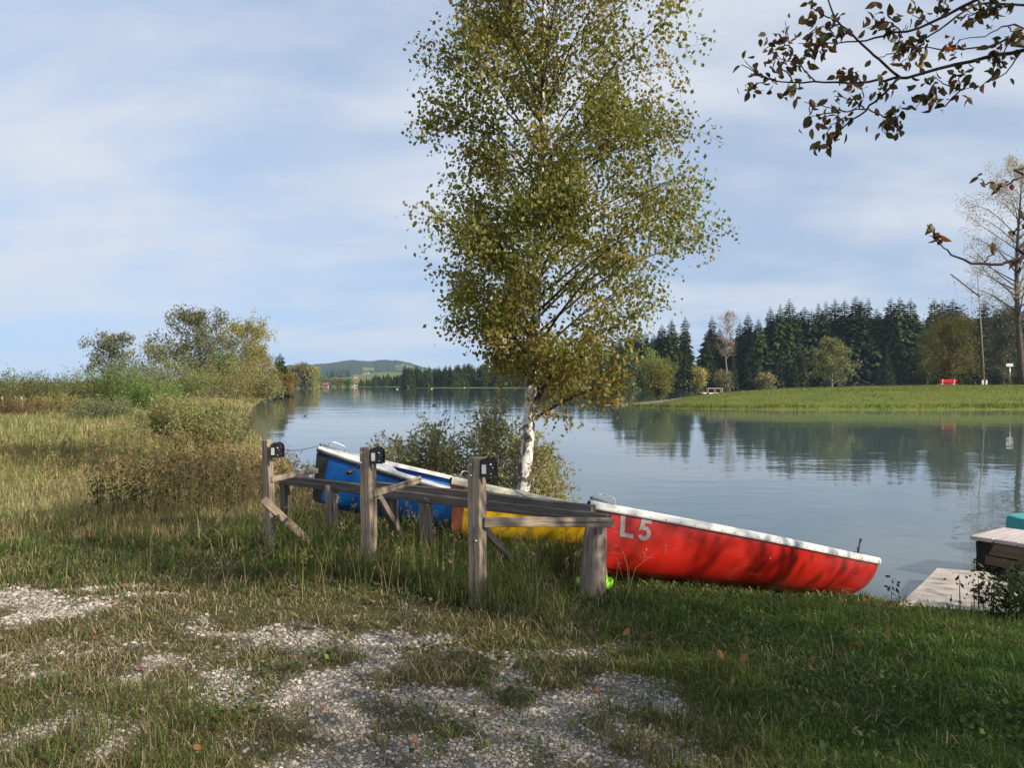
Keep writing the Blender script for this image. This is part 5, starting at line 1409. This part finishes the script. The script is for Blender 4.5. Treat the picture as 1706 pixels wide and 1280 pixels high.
V, Fa, c = blades(np.stack([x, y, z], -1), .05 + .09 * rg.random(n), .0034 * np.clip(y / 4, .8, 2.5), np.full(n, 1.32) + .22 * rg.random(n), rg.random(n) * 6.28, pick([(.30, .25, .145), (.235, .185, .105), (.18, .14, .075), (.35, .30, .19)], n, rg, .2), .12)
stuff('dead_thatch', [(V, Fa, c)], 'dead straw lying matted between the living grass', 'grass', M['grass'])
# tall unmown grass under and behind the rack and the boats
cs = []
for k_ in range(900):
    u = rg.random(); p = RL + (RRr - RL) * (u * 1.12 - .07)
    n_ = nrm(np.array([-(RRr - RL)[1], (RRr - RL)[0], 0]))
    q = p - n_ * rg.uniform(-1.5, 1.0)
    if not (0.2 < q[0] < 1.5 and 5.9 < q[1] < 7.3): cs.append((q[0], q[1]))
parts = [tufts(cs, 26, .36, .13, .34, rg, .0055, 1.15)]
def stalks(n, x0, x1, y0, y1, hm, r, cols, head=.10):
    x = r.uniform(x0, x1, n); y = r.uniform(y0, y1, n); ok = keep(x, y, .1); x, y = x[ok], y[ok]; n = len(x)
    h = hm * (.55 + .6 * r.random(n)); P = np.stack([x, y, H(x, y)], -1); az = r.random(n) * 6.28; ln = r.random(n) * .85
    c = pick(cols, n, r, .2)
    b = blades(P, h, np.full(n, .0042) * np.clip(y / 6, .8, 3), ln, az, c, .6)
    tip = b[0].reshape(-1, 5, 3)[:, 4]
    k = 7; T = np.repeat(tip, k, 0); T = T + r.normal(size=T.shape) * [.012, .012, .03] - [0, 0, .03]
    l = leaf_cards(T, .03 * np.clip(np.repeat(y, k) / 6, .8, 2.5), np.repeat(c, k, 0), r, -.6, .22)
    return [b, l]
straw_c = [(.34, .26, .12), (.26, .20, .10), (.40, .32, .17), (.22, .15, .07)]
parts += stalks(240, -2.6, 1.0, 6.0, 9.4, .55, rg, straw_c)
stuff('tall_grass', parts, 'tall uncut grass growing through the wooden rack', 'grass', M['grass'])
# dry meadow on the left, out to the trees
x, y = scatter(430000, 8.2, 75, rg, 1.05)
m_ = keep(x, y, .3) & ((x < -2.2 - .18 * (y - 8)) | (y > 17)) & (x < -.10 * y - .5)
x, y = x[m_], y[m_]; n = len(x)
ptch = fbm(x, y * .6, 5.5, 81, 4); p2 = fbm(x, y * .5, 2.2, 91, 3)
dryness = np.clip((ptch - .42) * 2.8, .06, .8) * (.55 + .45 * sst(y, 9.5, 15)) + .20
c = np.where((rg.random(n) < dryness)[:, None], pick([(.46, .38, .225), (.39, .315, .185), (.53, .45, .28), (.32, .26, .15)], n, rg, .2), pick([(.19, .22, .058), (.15, .185, .045), (.23, .235, .08)], n, rg, .25))
rust = (fbm(x, y * .5, 4.0, 101, 3) > .66) & (rg.random(n) < .4)
c[rust] = pick([(.24, .14, .08), (.22, .14, .075)], int(rust.sum()), rg, .25)
h = (.10 + .30 * p2) * (.5 + .8 * rg.random(n)) * np.clip(y / 14, .55, 1.35)
w = .0058 * np.clip(y / 8, 1, 9)
parts = [blades(np.stack([x, y, H(x, y) - .01], -1), h, w * (.7 + .6 * rg.random(n)), rg.random(n) * 1.1, rg.random(n) * 6.28, c, .9)]
parts += stalks(1300, -11, -2.6, 10.5, 22, .55, rg, straw_c)
parts += stalks(620, -5.0, -1.4, 9.0, 13.5, .72, rg, straw_c)
n = 56000
x = -rg.uniform(.22, 1.15, n); y = 60 * (160 / 60.) ** rg.random(n); x = x * y
m_ = keep(x, y, .3); x, y = x[m_], y[m_]; n = len(x)
c = np.where((fbm(x, y, 9, 141, 3) > .5)[:, None], pick([(.38, .30, .16), (.30, .24, .12)], n, rg, .2), pick([(.14, .16, .045), (.18, .18, .06)], n, rg, .25))
parts.append(blades(np.stack([x, y, H(x, y) - .01], -1), .35 * (.5 + .8 * rg.random(n)), np.full(n, .09), rg.random(n), rg.random(n) * 6.28, c))
stuff('meadow_grass', parts, 'tall dry meadow grass in tan and green on the left bank', 'grass', M['grass'])
# rusty dock and weeds in front of the willow
def weeds(n, x0, x1, y0, y1, hm, cols, r, lf=.05, per=26):
    x = r.uniform(x0, x1, n); y = r.uniform(y0, y1, n); ok = keep(x, y, .15); x, y = x[ok], y[ok]; n = len(x)
    h = hm * (.5 + .6 * r.random(n)); P = np.stack([x, y, H(x, y)], -1)
    az = r.random(n) * 6.28; c = pick(cols, n, r, .25)
    b = blades(P, h, np.full(n, .012), r.random(n) * .35, az, c * .8, .3)
    tip = b[0].reshape(-1, 5, 3)[:, 4]; u = .35 + .65 * r.random((n, per, 1))
    L = (P[:, None] * (1 - u) + tip[:, None] * u + r.normal(size=(n, per, 3)) * .045).reshape(-1, 3)
    l = leaf_cards(L, lf * (.6 + .8 * r.random(len(L))), np.clip(np.repeat(c, per, 0) * np.exp(r.normal(size=(len(L), 1)) * .3), 0, .6), r, .1, .45)
    return [b, l]
rc = [(.19, .105, .055), (.15, .09, .05), (.13, .115, .045)]
parts = weeds(120, -6.6, -3.4, 10.5, 16.0, .80, rc, rg) + weeds(70, -5.2, -3.6, 9.6, 11.8, .70, [(.07, .085, .022), (.09, .075, .03)], rg) + weeds(60, -7.0, -4.8, 15, 19, .85, [(.26, .15, .09), (.20, .12, .07)], rg)
stuff('brown_weeds', parts, 'rusty brown dock and dark weeds in front of the large willow bush', 'weeds', M['leaf'])
dk = [(.035, .060, .016), (.05, .075, .02), (.028, .045, .014)]
parts = weeds(300, 4.45, 6.4, 7.0, 8.6, .52, dk, rg, .055, 34) + weeds(26, 3.9, 5.2, 7.7, 8.8, .42, dk, rg, .06, 12)
parts += weeds(60, .2, 3.6, 9.4, 11.2, .4, [(.06, .075, .025)], rg, .05, 14)
stuff('bank_weeds', parts, 'dark leafy weeds on the bank in front of the dock', 'weeds', M['leaf'])
# peninsula grass
n = 60000
x = rg.uniform(10, 66, n); y = rg.uniform(70.5, 96, n); dpn = sd_poly(x, y, PEN) + (fbm(x, y, 5, 31, 3) - 0.5) * 0.8
ok = (dpn > .05) & (path_strip(x, y) < .3) & ((dpn > 1.2) | (rg.random(n) < .9)); x, y, dpn = x[ok], y[ok], dpn[ok]; n = len(x)
fr = 1 - sst(dpn, .3, 1.6)
h = (.07 + .36 * fr * fbm(x, y, 3, 111, 2) * 1.5) * (.6 + .8 * rg.random(n))
c = pick([(.125, .15, .028), (.155, .165, .036), (.10, .128, .024)], n, rg, .2)
c = np.where((fbm(x, y, 6, 121, 3) > .56)[:, None], c * [1.25, 1.0, 1.1], c); c = np.where((fbm(x, y, 3.2, 171, 3) > .55)[:, None], c * [.68, .80, .8], c)
stuff('peninsula_grass', [blades(np.stack([x, y, H(x, y) - .01], -1), h, np.full(n, .055), rg.random(n) * .9, rg.random(n) * 6.28, c)], 'mown green grass with a ragged fringe on the peninsula', 'grass', M['grass'])

# gravel
ico = np.array([(0, -1, 1.618), (0, 1, 1.618), (0, -1, -1.618), (0, 1, -1.618), (1, 1.618, 0), (-1, 1.618, 0), (1, -1.618, 0), (-1, -1.618, 0), (1.618, 0, 1), (-1.618, 0, 1), (1.618, 0, -1), (-1.618, 0, -1)]) / 1.902
icf = np.array([(0, 8, 1), (0, 1, 9), (1, 4, 5), (1, 8, 4), (8, 10, 4), (10, 3, 4), (3, 5, 4), (3, 11, 5), (11, 9, 5), (9, 1, 5), (0, 9, 7), (0, 7, 6), (0, 6, 8), (8, 6, 10), (10, 6, 2), (6, 7, 2), (7, 11, 2), (11, 3, 2), (3, 10, 2), (7, 9, 11)])
x, y = scatter(190000, 2.5, 8.0, rg, .72)
m_ = rg.random(len(x)) < gravel_mask(x, y) ** 1.35 * .97
x, y = x[m_], y[m_]; n = len(x)
sz = .0052 * np.exp(np.clip(rg.normal(size=n), -2, 2.6) * .42) * np.clip(y / 4.5, .85, 1.5)
base_ = ico[None] * (1 + rg.normal(size=(n, 12, 1)) * .20) * sz[:, None, None] * (np.array([1.25, 1.0, .7])[None, None] * (1 + rg.normal(size=(n, 1, 3)) * .18))
a = rg.random(n) * 6.28; ca, sa = np.cos(a)[:, None], np.sin(a)[:, None]
bx_ = base_[..., 0] * ca - base_[..., 1] * sa; by_ = base_[..., 0] * sa + base_[..., 1] * ca
V = np.stack([bx_ + x[:, None], by_ + y[:, None], base_[..., 2] + (H(x, y) + sz * .35)[:, None]], -1).reshape(-1, 3)
Fa = (np.arange(n)[:, None, None] * 12 + icf[None]).reshape(-1, 3)
c = pick([(.345, .315, .275), (.28, .25, .215), (.43, .395, .35), (.18, .16, .135), (.27, .22, .17)], n, rg, .15)
m2, nt, out = newmat('gravel_stone'); xx_ = NT(nt)
bs = xx_.n('ShaderNodeBsdfPrincipled', {'Base Color': xx_.n('ShaderNodeAttribute', attribute_name='Col').outputs[0], 'Roughness': .9, 'Specular IOR Level': .25})
nt.links.new(bs.outputs[0], out.inputs[0])
tag(link('gravel', mesh_np('gravel', V, Fa, m2, np.repeat(c, 12, 0))), 'pale limestone gravel of the worn track', 'gravel', None, 'stuff')

# fallen leaves
rl_ = np.random.default_rng(31)
LV = []
for k_, col_ in enumerate([(.26, .10, .035), (.20, .075, .035), (.30, .15, .06), (.16, .07, .04)]):
    V, Fa, c = big_leaves(np.zeros((1, 3)), np.array([[1., .1 * k_, .06]]), np.array([.075]), np.array([col_]), np.random.default_rng(k_ + 2))
    V = V - V.mean(0); V[:, 2] = (V[:, 1] ** 2) * 9 * (1 if k_ % 2 else -.4) + V[:, 0] ** 2 * 4 + .006
    LV.append(mesh_np('fallen_leaf', V, Fa, M['leaf_near'], c))
lp = [px_ground(*p) for p in [(152, 1105), (314, 1113), (235, 1128), (112, 1137), (340, 1197), (330, 1260), (278, 1252), (370, 1190), (480, 1108), (452, 1131), (482, 1163), (566, 1183), (536, 1197), (628, 1107), (588, 1082), (692, 1124), (733, 1178), (730, 1218), (690, 1245), (820, 1195), (853, 1160), (864, 1190), (958, 1190), (950, 1222), (995, 1160), (1020, 1055), (1165, 1042), (1250, 1018), (1200, 1048), (1380, 1120), (1468, 1136), (1380, 1164), (1430, 1074), (1408, 1048), (1070, 1066), (1095, 1068), (1240, 1105), (640, 1140), (620, 1045), (545, 1035), (420, 1025), (790, 1085), (845, 1072), (1010, 1140), (1275, 1240), (770, 1265), (905, 1262)]]
for k_ in range(70): lp.append((rl_.uniform(-3.2, 3.4), rl_.uniform(3.1, 6.6)))
for (lx, ly) in lp:
    o = link('fallen_leaf', LV[rl_.integers(0, 4)], None, (lx, ly, gz(lx, ly) + .022 + .03 * float(sst(np.array(lx), -.2, 1.6))))
    o.rotation_euler = (rl_.normal() * .35, rl_.normal() * .35, rl_.random() * 6.28)
    s = .7 + .5 * rl_.random(); o.scale = (s, s, s)
    tag(o, 'dry brown fallen leaf lying on the near ground', 'leaf', 'fallen leaves on the near ground')

# ------------------------------------------------------------------ far air
HAZE = 0.00010
V, f = box((0, 2600, 100), (13000, 6800, 212))
V[:, 2] = np.where(V[:, 2] < 100, -9, 230)
m3, nt, out = newmat('haze_air')
vs = nt.nodes.new('ShaderNodeVolumePrincipled')
vs.inputs['Color'].default_value = (0.52, 0.73, 1.0, 1)
vs.inputs['Density'].default_value = HAZE
vs.inputs['Anisotropy'].default_value = 0.0
nt.links.new(vs.outputs[0], out.inputs['Volume'])
tag(link('haze', mesh_np('haze', V, f, m3)), 'thin bluish air over the lake', 'haze', None, 'stuff')
